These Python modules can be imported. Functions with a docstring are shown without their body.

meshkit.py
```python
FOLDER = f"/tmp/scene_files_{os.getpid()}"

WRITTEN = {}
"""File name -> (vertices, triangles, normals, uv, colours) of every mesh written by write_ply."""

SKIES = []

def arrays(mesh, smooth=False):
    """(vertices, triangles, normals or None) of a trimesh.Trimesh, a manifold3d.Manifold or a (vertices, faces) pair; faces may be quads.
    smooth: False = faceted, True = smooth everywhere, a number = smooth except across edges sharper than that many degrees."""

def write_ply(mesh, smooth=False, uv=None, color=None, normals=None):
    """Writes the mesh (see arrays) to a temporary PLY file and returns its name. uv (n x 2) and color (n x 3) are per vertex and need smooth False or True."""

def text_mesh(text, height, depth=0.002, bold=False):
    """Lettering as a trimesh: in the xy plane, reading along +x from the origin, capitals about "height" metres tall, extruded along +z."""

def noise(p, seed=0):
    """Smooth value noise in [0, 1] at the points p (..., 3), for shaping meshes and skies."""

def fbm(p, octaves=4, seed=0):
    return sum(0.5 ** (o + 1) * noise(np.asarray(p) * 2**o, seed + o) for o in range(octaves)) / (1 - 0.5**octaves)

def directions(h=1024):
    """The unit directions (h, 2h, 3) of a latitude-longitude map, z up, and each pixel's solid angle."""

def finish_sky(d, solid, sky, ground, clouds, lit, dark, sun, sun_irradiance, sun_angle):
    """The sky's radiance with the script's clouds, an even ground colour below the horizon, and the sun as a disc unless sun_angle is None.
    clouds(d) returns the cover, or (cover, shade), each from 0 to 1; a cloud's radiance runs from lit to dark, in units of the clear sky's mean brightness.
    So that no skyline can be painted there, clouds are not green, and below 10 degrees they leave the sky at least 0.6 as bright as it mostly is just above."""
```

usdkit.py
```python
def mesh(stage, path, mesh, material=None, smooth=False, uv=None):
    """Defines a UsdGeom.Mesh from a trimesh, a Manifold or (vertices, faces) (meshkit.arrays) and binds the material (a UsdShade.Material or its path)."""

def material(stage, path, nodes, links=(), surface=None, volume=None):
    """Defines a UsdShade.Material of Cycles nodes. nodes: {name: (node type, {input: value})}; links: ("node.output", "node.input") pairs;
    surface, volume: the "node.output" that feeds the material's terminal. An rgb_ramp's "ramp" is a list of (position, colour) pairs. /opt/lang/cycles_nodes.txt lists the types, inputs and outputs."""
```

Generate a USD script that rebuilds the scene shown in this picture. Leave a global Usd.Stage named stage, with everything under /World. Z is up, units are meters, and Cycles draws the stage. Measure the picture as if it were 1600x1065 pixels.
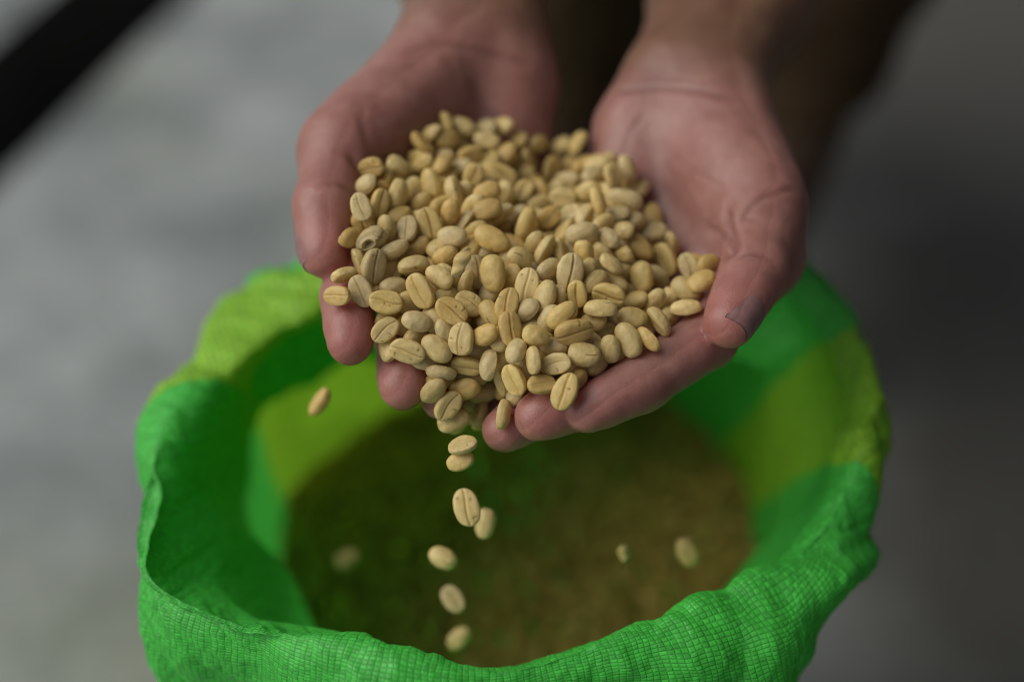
import math, random, json
import numpy as np, trimesh, usdkit, meshkit
from pxr import Usd, UsdGeom, UsdLux, UsdShade, Gf, Sdf, Vt
from scipy.interpolate import CubicSpline
from scipy.ndimage import map_coordinates, gaussian_filter
from scipy.spatial import cKDTree

rng = np.random.default_rng(7)
stage = Usd.Stage.CreateInMemory()
UsdGeom.SetStageUpAxis(stage, 'Z'); UsdGeom.SetStageMetersPerUnit(stage, 1.0)
UsdGeom.Xform.Define(stage, '/World'); UsdGeom.Scope.Define(stage, '/World/Looks')

# ------------------------------------------------------------------ camera, sky, sun, exposure
PITCH, CAM_Z, LENS, FOCUS, FSTOP, EXPOSURE = math.radians(42), 0.943, 60.0, 0.560, 2.5, 0.05
SKY_STRENGTH, SUN_INTENSITY, SUN_ANGLE = 0.085, 0.45, 60.0
SUN_DIR = np.array([-0.75, -0.05, 0.75]); SUN_DIR /= np.linalg.norm(SUN_DIR)          # towards the light
RIGHT, UP, FWD = np.array([1., 0, 0]), np.array([0, math.sin(PITCH), math.cos(PITCH)]), np.array([0, math.cos(PITCH), -math.sin(PITCH)])
EYE = np.array([0, 0, CAM_Z]); K = 36.0 / LENS / 1600

def at(px, py, d):
    """the place seen at that spot of the photograph (1600 wide), d metres along the view axis"""
    return EYE + d * (FWD + (px - 800) * K * RIGHT + (532.5 - py) * K * UP)
def on_level(px, py, z):
    r = FWD + (px - 800) * K * RIGHT + (532.5 - py) * K * UP
    return EYE + r * (z - CAM_Z) / r[2]

cam = UsdGeom.Camera.Define(stage, '/World/camera')
cam.CreateHorizontalApertureAttr(36.0); cam.CreateFocalLengthAttr(LENS)
cam.CreateFStopAttr(FSTOP); cam.CreateFocusDistanceAttr(FOCUS); cam.CreateExposureAttr(EXPOSURE)
cam.CreateClippingRangeAttr(Gf.Vec2f(0.05, 1000))
m4 = np.eye(4); m4[0, :3], m4[1, :3], m4[2, :3], m4[3, :3] = RIGHT, UP, -FWD, EYE
cam.AddTransformOp().Set(Gf.Matrix4d(m4.tolist()))

sky = UsdLux.DomeLight.Define(stage, '/World/sky')
elev, rot = math.asin(SUN_DIR[2]), math.atan2(SUN_DIR[0], SUN_DIR[1])
skym = usdkit.material(stage, '/World/Looks/sky', {
    's': ('sky_texture', {'sky_type': 'single_scattering', 'sun_disc': False, 'sun_elevation': elev, 'sun_rotation': rot, 'aerosol_density': 3.0}),
    'd': ('hsv', {'saturation': 0.80}),
    'b': ('background_shader', {'strength': SKY_STRENGTH})}, [('s.color', 'd.color'), ('d.color', 'b.color')], surface='b.background')
UsdShade.MaterialBindingAPI.Apply(sky.GetPrim()).Bind(skym)
sky.GetPrim().SetCustomDataByKey('kind', 'structure')
sun = UsdLux.DistantLight.Define(stage, '/World/sun')
sun.CreateIntensityAttr(SUN_INTENSITY); sun.CreateAngleAttr(SUN_ANGLE); sun.CreateColorAttr(Gf.Vec3f(1.0, 0.97, 0.92))
sun.GetPrim().CreateAttribute('inputs:normalize', Sdf.ValueTypeNames.Bool).Set(True)
zz = SUN_DIR; xx = np.cross([0, 0, 1.], zz); xx /= np.linalg.norm(xx); yy = np.cross(zz, xx)
ms = np.eye(4); ms[0, :3], ms[1, :3], ms[2, :3] = xx, yy, zz
sun.AddTransformOp().Set(Gf.Matrix4d(ms.tolist()))

# ------------------------------------------------------------------ helpers
used = {}
def numbered(parent, name):
    n = used.get((parent, name), 0); used[(parent, name)] = n + 1
    return f'{parent}/{name}' + (f'_{n:03d}' if n else '')
def tag(prim, label=None, cat=None, group=None, kind=None):
    prim = prim.GetPrim() if hasattr(prim, 'GetPrim') else prim
    for k, v in (('label', label), ('category', cat), ('group', group), ('kind', kind)):
        if v: prim.SetCustomDataByKey(k, v)
    return prim
def obj(name, mesh, mat, parent='/World', smooth=True, uv=None, tone=None):
    path = numbered(parent, name)
    m = usdkit.mesh(stage, path, mesh, mat, smooth=smooth, uv=uv)
    if tone is not None:
        t = np.asarray(tone, np.float32)
        pv = UsdGeom.PrimvarsAPI(m).CreatePrimvar('tone', Sdf.ValueTypeNames.Color3fArray, 'vertex')
        pv.Set(Vt.Vec3fArray.FromNumpy(t))
    return m
def xf(m, pos, rot3=np.eye(3), s=1.0):
    a = np.eye(4); a[:3, :3] = (np.asarray(rot3) * s).T; a[3, :3] = pos
    m.AddTransformOp().Set(Gf.Matrix4d(a.tolist()))
mat = lambda name, nodes, links, surface='p.BSDF': usdkit.material(stage, '/World/Looks/' + name, nodes, links, surface=surface)

# ------------------------------------------------------------------ materials
def concrete(name, dark, light, moss, rough=0.85, painted_shade=None):
    n, l = {
        'g': ('geometry', {}),
        'n1': ('noise_texture', {'scale': 6.0, 'detail': 6, 'roughness': 0.62}),
        'n2': ('noise_texture', {'scale': 60, 'detail': 5, 'roughness': 0.7}),
        'n3': ('noise_texture', {'scale': 3.4, 'detail': 3, 'w': 3.0, 'dimensions': '4D'}),
        'r1': ('rgb_ramp', {'ramp': [(0.36, dark), (0.62, light)]}),
        'r3': ('rgb_ramp', {'ramp': [(0.5, (0, 0, 0)), (0.72, (1, 1, 1))]}),
        'mm': ('mix', {'mix_type': 'mix', 'color2': moss}),
        'r2': ('rgb_ramp', {'ramp': [(0.3, (0.72,) * 3), (0.7, (1.1,) * 3)]}),
        'mx': ('mix', {'mix_type': 'multiply', 'fac': 1.0}),
        'f': ('math', {'math_type': 'multiply', 'value2': 0.55}),
        'b': ('bump', {'strength': 0.5, 'distance': 0.004}),
        'p': ('principled_bsdf', {'roughness': rough, 'specular_ior_level': 0.3})}, [
         ('g.position', 'n1.vector'), ('g.position', 'n2.vector'), ('g.position', 'n3.vector'), ('n1.fac', 'r1.fac'), ('n2.fac', 'r2.fac'), ('n3.fac', 'r3.fac'),
         ('r3.color', 'f.value1'), ('f.value', 'mm.fac'), ('r1.color', 'mm.color1'), ('mm.color', 'mx.color1'), ('r2.color', 'mx.color2'),
         ('mx.color', 'p.base_color'), ('n2.fac', 'b.height'), ('b.normal', 'p.normal')]
    if painted_shade:                                                       # shade of the right side painted into the ground colour, with a ragged edge
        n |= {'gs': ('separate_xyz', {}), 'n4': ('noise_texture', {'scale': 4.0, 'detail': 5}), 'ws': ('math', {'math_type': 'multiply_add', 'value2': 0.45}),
              'wr': ('map_range', {'from_min': 0.25, 'from_max': 0.58, 'clamp': True}), 'wm': ('mix', {'mix_type': 'mix', 'color2': painted_shade})}
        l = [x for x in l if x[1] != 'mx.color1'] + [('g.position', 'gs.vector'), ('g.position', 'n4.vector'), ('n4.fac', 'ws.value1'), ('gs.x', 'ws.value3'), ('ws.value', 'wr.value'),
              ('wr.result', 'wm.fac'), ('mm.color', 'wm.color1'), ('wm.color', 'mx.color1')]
    return mat(name, n, l)
M_ground = concrete('concrete_ground', (0.205, 0.228, 0.218), (0.39, 0.418, 0.402), (0.25, 0.27, 0.16), painted_shade=(0.095, 0.095, 0.086))
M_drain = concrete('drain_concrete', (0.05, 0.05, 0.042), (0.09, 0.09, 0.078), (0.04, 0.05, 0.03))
M_shade_slab = concrete('shade_slab', (0.05, 0.045, 0.04), (0.09, 0.08, 0.07), (0.05, 0.05, 0.04))  # for the added slabs that block light from above and the right

M_skin = mat('skin', {
    'a': ('attribute', {'attribute': 'tone'}), 'g': ('geometry', {}),
    'n': ('noise_texture', {'scale': 90, 'detail': 4, 'roughness': 0.6}),
    'r': ('rgb_ramp', {'ramp': [(0.3, (0.84, 0.78, 0.77)), (0.7, (1.08, 1.07, 1.07))]}),
    'mx': ('mix', {'mix_type': 'multiply', 'fac': 1.0}),
    'v': ('voronoi_texture', {'scale': 1100, 'feature': 'distance_to_edge'}),
    'n2': ('noise_texture', {'scale': 420, 'detail': 3}),
    'ad': ('math', {'math_type': 'add'}),
    'b': ('bump', {'strength': 0.3, 'distance': 0.0004}),
    'p': ('principled_bsdf', {'roughness': 0.42, 'specular_ior_level': 0.45, 'subsurface_weight': 0.35, 'subsurface_scale': 0.004, 'subsurface_radius': (1.0, 0.35, 0.2)})},
    [('g.position', 'n.vector'), ('g.position', 'v.vector'), ('g.position', 'n2.vector'), ('n.fac', 'r.fac'), ('a.color', 'mx.color1'), ('r.color', 'mx.color2'), ('mx.color', 'p.base_color'),
     ('v.distance', 'ad.value1'), ('n2.fac', 'ad.value2'), ('ad.value', 'b.height'), ('b.normal', 'p.normal')])
M_nail = mat('fingernail', {
    'g': ('geometry', {}), 'n': ('noise_texture', {'scale': 260, 'detail': 3}),
    'r': ('rgb_ramp', {'ramp': [(0.3, (0.22, 0.115, 0.11)), (0.7, (0.30, 0.165, 0.155))]}),
    'p': ('principled_bsdf', {'roughness': 0.32, 'specular_ior_level': 0.5})}, [('g.position', 'n.vector'), ('n.fac', 'r.fac'), ('r.color', 'p.base_color')])
def cloth(name, c1, c2):
    return mat(name, {'g': ('geometry', {}), 'n': ('noise_texture', {'scale': 45, 'detail': 5}), 'r': ('rgb_ramp', {'ramp': [(0.3, c1), (0.7, c2)]}),
        'w': ('noise_texture', {'scale': 900, 'detail': 2}), 'b': ('bump', {'strength': 0.4, 'distance': 0.001}),
        'p': ('principled_bsdf', {'roughness': 0.9, 'specular_ior_level': 0.15})},
        [('g.position', 'n.vector'), ('g.position', 'w.vector'), ('n.fac', 'r.fac'), ('r.color', 'p.base_color'), ('w.fac', 'b.height'), ('b.normal', 'p.normal')])
M_trouser = cloth('olive_cloth', (0.055, 0.032, 0.016), (0.085, 0.050, 0.026))
M_shirt = cloth('dark_cloth', (0.03, 0.03, 0.032), (0.05, 0.05, 0.055))
M_hair = cloth('hair', (0.012, 0.010, 0.009), (0.03, 0.025, 0.02))

# woven plastic tape: u runs round the sack, v along its length (both in metres); the primvar tone.r is 1 on the yellow stripes
TU, TV = 0.0021, 0.0015
wn, wl = {
    'uv': ('uvmap', {'attribute': 'st'}), 'sp': ('separate_xyz', {}),
    'a': ('attribute', {'attribute': 'tone'}), 'sa': ('separate_color', {}),
    'u': ('math', {'math_type': 'multiply', 'value2': 1 / TU}), 'v': ('math', {'math_type': 'multiply', 'value2': 1 / TV}),
    'iu': ('math', {'math_type': 'floor'}), 'iv': ('math', {'math_type': 'floor'}),
    'fu': ('math', {'math_type': 'fraction'}), 'fv': ('math', {'math_type': 'fraction'}),
    'su': ('math', {'math_type': 'add'}), 'par': ('math', {'math_type': 'floored_modulo', 'value2': 2.0}),
    'cell': ('combine_xyz', {'z': 0.5}), 'wn': ('white_noise_texture', {'dimensions': '3D'}), 'wc': ('separate_color', {}),
    'gu': ('math', {'math_type': 'pingpong', 'value2': 0.5}), 'gv': ('math', {'math_type': 'pingpong', 'value2': 0.5}),
    'hu': ('math', {'math_type': 'multiply', 'value2': 5.0, 'use_clamp': True}), 'hv': ('math', {'math_type': 'multiply', 'value2': 4.0, 'use_clamp': True}),
    'edge': ('math', {'math_type': 'multiply'}),
    # tapes that lie over bulge along their length
    'bul': ('mix_float', {}), 'pu': ('math', {'math_type': 'sine'}), 'pv': ('math', {'math_type': 'sine'}),
    'ru': ('math', {'math_type': 'multiply', 'value2': math.pi}), 'rv': ('math', {'math_type': 'multiply', 'value2': math.pi}),
    # each tape lies at a slightly different tilt
    'tu': ('math', {'math_type': 'subtract', 'value2': 0.5}), 'tv': ('math', {'math_type': 'subtract', 'value2': 0.5}),
    'cu': ('math', {'math_type': 'subtract', 'value2': 0.5}), 'cv': ('math', {'math_type': 'subtract', 'value2': 0.5}),
    'xu': ('math', {'math_type': 'multiply'}), 'xv': ('math', {'math_type': 'multiply'}), 'xs': ('math', {'math_type': 'add'}),
    'h1': ('math', {'math_type': 'multiply_add', 'value2': 0.35}), 'h2': ('math', {'math_type': 'multiply_add', 'value2': 1.5}),
    'b': ('bump', {'strength': 0.42, 'distance': 0.0004}),
    # colour
    'yel': ('math', {'math_type': 'multiply'}),
    'weft': ('mix', {'mix_type': 'mix', 'color1': (0.080, 0.64, 0.075), 'color2': (0.17, 0.58, 0.012)}),
    'cm': ('mix', {'mix_type': 'mix', 'color2': (0.46, 0.70, 0.05)}),
    'var': ('math', {'math_type': 'multiply_add', 'value2': 0.30, 'value3': 0.85}),
    'vc': ('combine_color', {}), 'cmul': ('mix', {'mix_type': 'multiply', 'fac': 1.0}),
    'gr': ('math', {'math_type': 'multiply_add', 'value2': 0.25, 'value3': 0.75}), 'grc': ('combine_color', {}), 'cm2': ('mix', {'mix_type': 'multiply', 'fac': 1.0}),
    'rn': ('math', {'math_type': 'multiply_add', 'value2': 0.25, 'value3': 0.36}),
    'p': ('principled_bsdf', {'specular_ior_level': 0.65}), 't': ('translucent_bsdf', {}), 'mxs': ('mix_closure', {'fac': 0.33}),
}, [('uv.UV', 'sp.vector'), ('sp.x', 'u.value1'), ('sp.y', 'v.value1'), ('a.color', 'sa.color'),
    ('u.value', 'iu.value1'), ('v.value', 'iv.value1'), ('u.value', 'fu.value1'), ('v.value', 'fv.value1'),
    ('iu.value', 'su.value1'), ('iv.value', 'su.value2'), ('su.value', 'par.value1'),
    ('iu.value', 'cell.x'), ('iv.value', 'cell.y'), ('cell.vector', 'wn.vector'), ('wn.color', 'wc.color'),
    ('fu.value', 'gu.value1'), ('fv.value', 'gv.value1'), ('gu.value', 'hu.value1'), ('gv.value', 'hv.value1'), ('hu.value', 'edge.value1'), ('hv.value', 'edge.value2'),
    ('fu.value', 'ru.value1'), ('fv.value', 'rv.value1'), ('ru.value', 'pu.value1'), ('rv.value', 'pv.value1'), ('par.value', 'bul.fac'), ('pv.value', 'bul.a'), ('pu.value', 'bul.b'),
    ('wc.r', 'tu.value1'), ('wc.g', 'tv.value1'), ('fu.value', 'cu.value1'), ('fv.value', 'cv.value1'),
    ('tu.value', 'xu.value1'), ('cu.value', 'xu.value2'), ('tv.value', 'xv.value1'), ('cv.value', 'xv.value2'), ('xu.value', 'xs.value1'), ('xv.value', 'xs.value2'),
    ('bul.result', 'h1.value1'), ('edge.value', 'h1.value3'), ('xs.value', 'h2.value1'), ('h1.value', 'h2.value3'), ('h2.value', 'b.height'),
    ('par.value', 'yel.value1'), ('sa.r', 'yel.value2'), ('sa.r', 'weft.fac'), ('yel.value', 'cm.fac'), ('weft.color', 'cm.color1'),
    ('wc.b', 'var.value1'), ('var.value', 'vc.r'), ('var.value', 'vc.g'), ('var.value', 'vc.b'), ('cm.color', 'cmul.color1'), ('vc.color', 'cmul.color2'),
    ('edge.value', 'gr.value1'), ('gr.value', 'grc.r'), ('gr.value', 'grc.g'), ('gr.value', 'grc.b'), ('cmul.color', 'cm2.color1'), ('grc.color', 'cm2.color2'),
    ('cm2.color', 'p.base_color'), ('cm2.color', 't.color'), ('wc.r', 'rn.value1'), ('rn.value', 'p.roughness'), ('b.normal', 'p.normal'), ('b.normal', 't.normal'),
    ('p.BSDF', 'mxs.closure1'), ('t.BSDF', 'mxs.closure2')]
M_sack = mat('woven_plastic', wn, wl, surface='mxs.closure')

def bean_mat(name, c1, c2):
    return mat(name, {
        'a': ('attribute', {'attribute': 'tone'}), 'tc': ('texture_coordinate', {}), 'oi': ('object_info', {}),
        'n': ('noise_texture', {'scale': 260, 'detail': 4, 'roughness': 0.6}), 'n2': ('noise_texture', {'scale': 1500, 'detail': 3, 'roughness': 0.7}),
        'r': ('rgb_ramp', {'ramp': [(0.3, c1), (0.68, c2)]}),
        'mx': ('mix', {'mix_type': 'multiply', 'fac': 1.0}),
        'h': ('hsv', {}), 'hv': ('map_range', {'to_min': 0.82, 'to_max': 1.1}),
        'b': ('bump', {'strength': 0.5, 'distance': 0.0003}),
        'p': ('principled_bsdf', {'roughness': 0.46, 'specular_ior_level': 0.40, 'subsurface_weight': 0.12, 'subsurface_scale': 0.002, 'subsurface_radius': (1.0, 0.6, 0.25)})},
        [('tc.object', 'n.vector'), ('tc.object', 'n2.vector'), ('n.fac', 'r.fac'), ('r.color', 'mx.color1'), ('a.color', 'mx.color2'),
         ('oi.random', 'hv.value'), ('hv.result', 'h.value'), ('mx.color', 'h.color'), ('h.color', 'p.base_color'), ('n2.fac', 'b.height'), ('b.normal', 'p.normal')])
M_bean = [bean_mat('parchment_pale', (0.53, 0.385, 0.140), (0.66, 0.505, 0.215)),
          bean_mat('parchment_straw', (0.52, 0.36, 0.112), (0.64, 0.47, 0.170)),
          bean_mat('parchment_amber', (0.49, 0.315, 0.090), (0.59, 0.415, 0.145)),
          bean_mat('parchment_grey', (0.49, 0.37, 0.165), (0.61, 0.475, 0.225))]

# ------------------------------------------------------------------ signed distance fields -> skin
def surface_nets(vol, origin, h):
    """closed triangle mesh of vol = 0 (inside negative)"""
    s = vol < 0
    nx, ny, nz = vol.shape
    c = np.zeros((nx - 1, ny - 1, nz - 1), np.int8)
    for i in (0, 1):
        for j in (0, 1):
            for k in (0, 1):
                c += s[i:nx - 1 + i, j:ny - 1 + j, k:nz - 1 + k]
    cells = np.argwhere((c > 0) & (c < 8))
    idx = -np.ones(c.shape, np.int64); idx[tuple(cells.T)] = np.arange(len(cells))
    acc, cnt = np.zeros((len(cells), 3)), np.zeros(len(cells))
    corners = np.array(list(np.ndindex(2, 2, 2)))
    for a in range(3):
        o = [x for x in corners if x[a] == 0]
        for lo in o:
            hi = lo.copy(); hi[a] = 1
            va, vb = vol[tuple((cells + lo).T)], vol[tuple((cells + hi).T)]
            m = (va < 0) != (vb < 0)
            t = va[m] / (va[m] - vb[m])
            p = np.repeat(lo[None].astype(float), m.sum(), 0); p[:, a] = t
            acc[m] += p; cnt[m] += 1
    v = origin + h * (cells + acc / cnt[:, None])
    faces = []
    for a in range(3):
        b, d = (a + 1) % 3, (a + 2) % 3
        sl0 = [slice(None)] * 3; sl1 = [slice(None)] * 3
        sl0[a], sl1[a] = slice(0, -1), slice(1, None)
        for flip, m in ((False, s[tuple(sl0)] & ~s[tuple(sl1)]), (True, ~s[tuple(sl0)] & s[tuple(sl1)])):
            e = np.argwhere(m)
            e = e[(e[:, b] > 0) & (e[:, d] > 0) & (e[:, b] < vol.shape[b] - 1) & (e[:, d] < vol.shape[d] - 1)]
            if not len(e): continue
            q = []
            for db, dd in ((-1, -1), (0, -1), (0, 0), (-1, 0)):
                x = e.copy(); x[:, b] += db; x[:, d] += dd
                q.append(idx[tuple(x.T)])
            q = np.stack(q, 1)
            if flip: q = q[:, ::-1]
            faces.append(q)
    q = np.vstack(faces)
    return v, np.vstack([q[:, [0, 1, 2]], q[:, [0, 2, 3]]])

def relax(v, f, n, lam=.5, mu=-.52):
    import scipy.sparse as sp
    e = np.vstack([f[:, [0, 1]], f[:, [1, 2]], f[:, [2, 0]]]); e = np.vstack([e, e[:, ::-1]])
    A = sp.coo_matrix((np.ones(len(e)), (e[:, 0], e[:, 1])), (len(v), len(v))).tocsr(); A.data[:] = 1
    D = sp.diags(1 / np.maximum(np.asarray(A.sum(1)).ravel(), 1)) @ A
    for _ in range(n):
        v = v + lam * (D @ v - v); v = v + mu * (D @ v - v)
    return v
def cone_sdf(p, a, b, ra, rb):
    ba = b - a; l2 = ba @ ba; rr = ra - rb
    a2 = l2 - rr * rr; il2 = 1 / l2
    pa = p - a; y = pa @ ba; z = y - l2
    x2 = ((pa * l2 - y[..., None] * ba) ** 2).sum(-1)
    y2 = y * y * l2; z2 = z * z * l2
    k = np.sign(rr) * rr * rr * x2
    out = (np.sqrt(np.maximum(x2 * a2 * il2, 0)) + y * rr) * il2 - ra
    m1 = np.sign(z) * a2 * z2 > k; m2 = np.sign(y) * a2 * y2 < k
    out = np.where(m2, np.sqrt((pa ** 2).sum(-1)) - ra, out)
    return np.where(m1, np.sqrt(((p - b) ** 2).sum(-1)) - rb, out)

class Field:
    def __init__(f, lo, hi, h, far=0.03):
        f.h, f.lo = h, np.asarray(lo, float); f.n = np.ceil((np.asarray(hi) - lo) / h).astype(int) + 1
        f.far = far; f.v = np.full(f.n, far, np.float32)
    def new(f):
        g = object.__new__(Field); g.h, g.lo, g.n, g.far = f.h, f.lo, f.n, f.far; g.v = np.full(f.n, f.far, np.float32); return g
    def cone(f, a, b, ra, rb, k):
        a, b = np.asarray(a, float), np.asarray(b, float)
        pad = max(ra, rb) + max(k, 3 * f.h) + 0.012
        i0 = np.clip(np.floor((np.minimum(a, b) - pad - f.lo) / f.h).astype(int), 0, f.n - 1); i1 = np.clip(np.ceil((np.maximum(a, b) + pad - f.lo) / f.h).astype(int) + 1, 1, f.n)
        if np.any(i1 <= i0): return f
        ax = [f.lo[q] + f.h * np.arange(i0[q], i1[q]) for q in range(3)]
        P = np.stack(np.meshgrid(*ax, indexing='ij'), -1)
        d = cone_sdf(P, a, b, ra, rb) if np.linalg.norm(a - b) > abs(ra - rb) + 1e-4 else np.sqrt(((P - a) ** 2).sum(-1)) - max(ra, rb)
        s = tuple(slice(x, y) for x, y in zip(i0, i1))
        f.v[s] = smin(f.v[s], d, k); return f
    def merge(f, g, k): f.v = smin(f.v, g.v, k).astype(np.float32); return f
    def sample(f, P):
        c = ((np.asarray(P) - f.lo) / f.h).T
        return map_coordinates(f.v, c, order=1, mode='constant', cval=f.far)
    def grad(f, P, e=0.0012):
        P = np.asarray(P); g = np.stack([f.sample(P + e * np.eye(3)[i]) - f.sample(P - e * np.eye(3)[i]) for i in range(3)], -1)
        return g / np.maximum(np.linalg.norm(g, axis=-1, keepdims=True), 1e-9)
def smin(a, b, k):
    if k <= 0: return np.minimum(a, b)
    h = np.maximum(k - np.abs(a - b), 0) / k
    return np.minimum(a, b) - h * h * k * 0.25

#HANDS-BEGIN
# joints: place in the photograph and distance along the view axis, then thickness in metres
HAND_R = dict(           # the person's left hand, at the right of the photograph
    wrist_t=(1112, 150, .655, .0182), wrist_l=(1052, 138, .660, .0178),
    fore_t=(1170, 0, .705, .0226), fore_l=(1118, -10, .710, .0222), elbow=(1210, -380, .82, .042),
    index=[(1192, 405, .602, .0115), (1104, 530, .582, .0098), (1006, 596, .568, .0090), (918, 640, .561, .0080)],
    middle=[(1115, 410, .622, .0120), (1000, 560, .592, .0100), (905, 625, .572, .0090), (840, 651, .563, .0083)],
    ring=[(1020, 412, .633, .0115), (910, 580, .602, .0095), (840, 640, .585, .0085), (786, 672, .573, .0075)],
    little=[(935, 400, .640, .0105), (860, 545, .615, .0082), (815, 600, .603, .0073), (778, 640, .592, .0066)],
    thumb=[(1122, 222, .638, .0180), (1188, 318, .607, .0135), (1180, 420, .583, .0108), (1140, 502, .567, .0092)])
HAND_L = dict(           # the person's right hand, at the left of the photograph
    wrist_t=(708, 66, .657, .0180), wrist_l=(772, 60, .664, .0174),
    fore_t=(712, -60, .700, .0210), fore_l=(772, -70, .708, .0210), elbow=(700, -420, .82, .042),
    index=[(604, 290, .640, .0115), (562, 392, .602, .0098), (545, 465, .582, .0090), (547, 535, .568, .0079)],
    middle=[(682, 318, .650, .0120), (650, 440, .612, .0100), (632, 535, .588, .0092), (629, 602, .572, .0085)],
    ring=[(757, 330, .655, .0115), (712, 462, .618, .0096), (694, 560, .596, .0086), (692, 622, .580, .0077)],
    little=[(805, 332, .655, .0105), (775, 440, .628, .0084), (752, 510, .612, .0074), (742, 560, .600, .0068)],
    thumb=[(628, 172, .640, .0165), (530, 236, .610, .0125), (508, 322, .590, .0104), (506, 396, .580, .0088)])
FINGERS = ('index', 'middle', 'ring', 'little')
def J(t): return at(*t[:3]), t[3]

def build_hand(H, h=0.0012):
    pts = [at(*t[:3]) for v in H.values() for t in (v if isinstance(v, list) else [v]) if t[1] > -250]
    lo, hi = np.min(pts, 0) - 0.035, np.max(pts, 0) + 0.035
    base = Field(lo, hi, h)
    (wt, rwt), (wl, rwl), (ft, rft), (fl, rfl), (el, rel) = (J(H[n]) for n in ('wrist_t', 'wrist_l', 'fore_t', 'fore_l', 'elbow'))
    base.cone(wt, wl, rwt, rwl, 0); base.cone(ft, wt, rft, rwt, .012); base.cone(fl, wl, rfl, rwl, .012)
    base.cone((ft + fl) / 2, (wt + wl) / 2, rft, rwt, .012)
    base.cone(el, ft, rel, rft, .02); base.cone(el, fl, rel, rfl, .02)
    mcp = [J(H[n][0]) for n in FINGERS]
    # metacarpals and the ball of the hand
    for i, (q, r) in enumerate(mcp):
        s = wt + (wl - wt) * (0.12 + 0.26 * i)
        base.cone(s, q, .0135, r + .0005, .012)
        if i: base.cone(mcp[i - 1][0], q, r - .001, r - .001, .01)
    cam_dir = lambda p: (EYE - p) / np.linalg.norm(EYE - p)
    out_ = (wl - wt) / np.linalg.norm(wl - wt)
    heel = wl + (mcp[3][0] - wl) * .28 + cam_dir(wl) * .006 + out_ * .005
    base.cone(heel, wl + (mcp[3][0] - wl) * .75 + cam_dir(wl) * .003, .0175, .0125, .012)
    T = [J(t) for t in H['thumb']]
    base.cone(T[0][0], T[1][0], T[0][1], T[1][1], .014)
    base.cone(wt * .55 + T[0][0] * .45 + cam_dir(wt) * .002, T[0][0] * .35 + T[1][0] * .65, .0165, .0135, .014)
    base.cone(T[0][0] * .5 + T[1][0] * .5, wt * .3 + mcp[0][0] * .7, .010, .009, .014)
    base.cone(T[1][0] * .9 + T[0][0] * .1, wt * .15 + mcp[0][0] * .85, .0075, .0085, .014)
    out = base.new(); out.v[:] = base.v
    ends = {}
    for n in FINGERS + ('thumb',):
        q = [J(t) for t in H[n]]
        f = base.new()
        for (a, ra), (b, rb) in zip(q[:-1], q[1:]):
            if n == 'thumb' and a is q[0][0]: continue
            f.cone(a, b, ra * .97, rb * .97, .004)
            ax = (b - a) / np.linalg.norm(b - a)
            pal = cam_dir(a) - (cam_dir(a) @ ax) * ax; pal /= np.linalg.norm(pal)
            if n == 'thumb': pal = np.zeros(3)
            m0, m1 = a + (b - a) * .35, a + (b - a) * .68
            f.cone(m0 + pal * .0024, m1 + pal * .0022, ra * .86, rb * .90, .005)      # pads
        for p_, r_ in q[1:-1]: f.cone(p_, p_, r_ * 1.01, r_ * 1.01, .003)             # joints
        a, b = q[-2][0], q[-1][0]; ends[n] = (a, b, q[-2][1], q[-1][1])
        g = base.new(); g.v[:] = smin(base.v, f.v, .008)
        out.v[:] = smin(out.v, g.v, .0010)
    return out, ends
fieldR, endsR = build_hand(HAND_R)
fieldL, endsL = build_hand(HAND_L)
#HANDS-END

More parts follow.
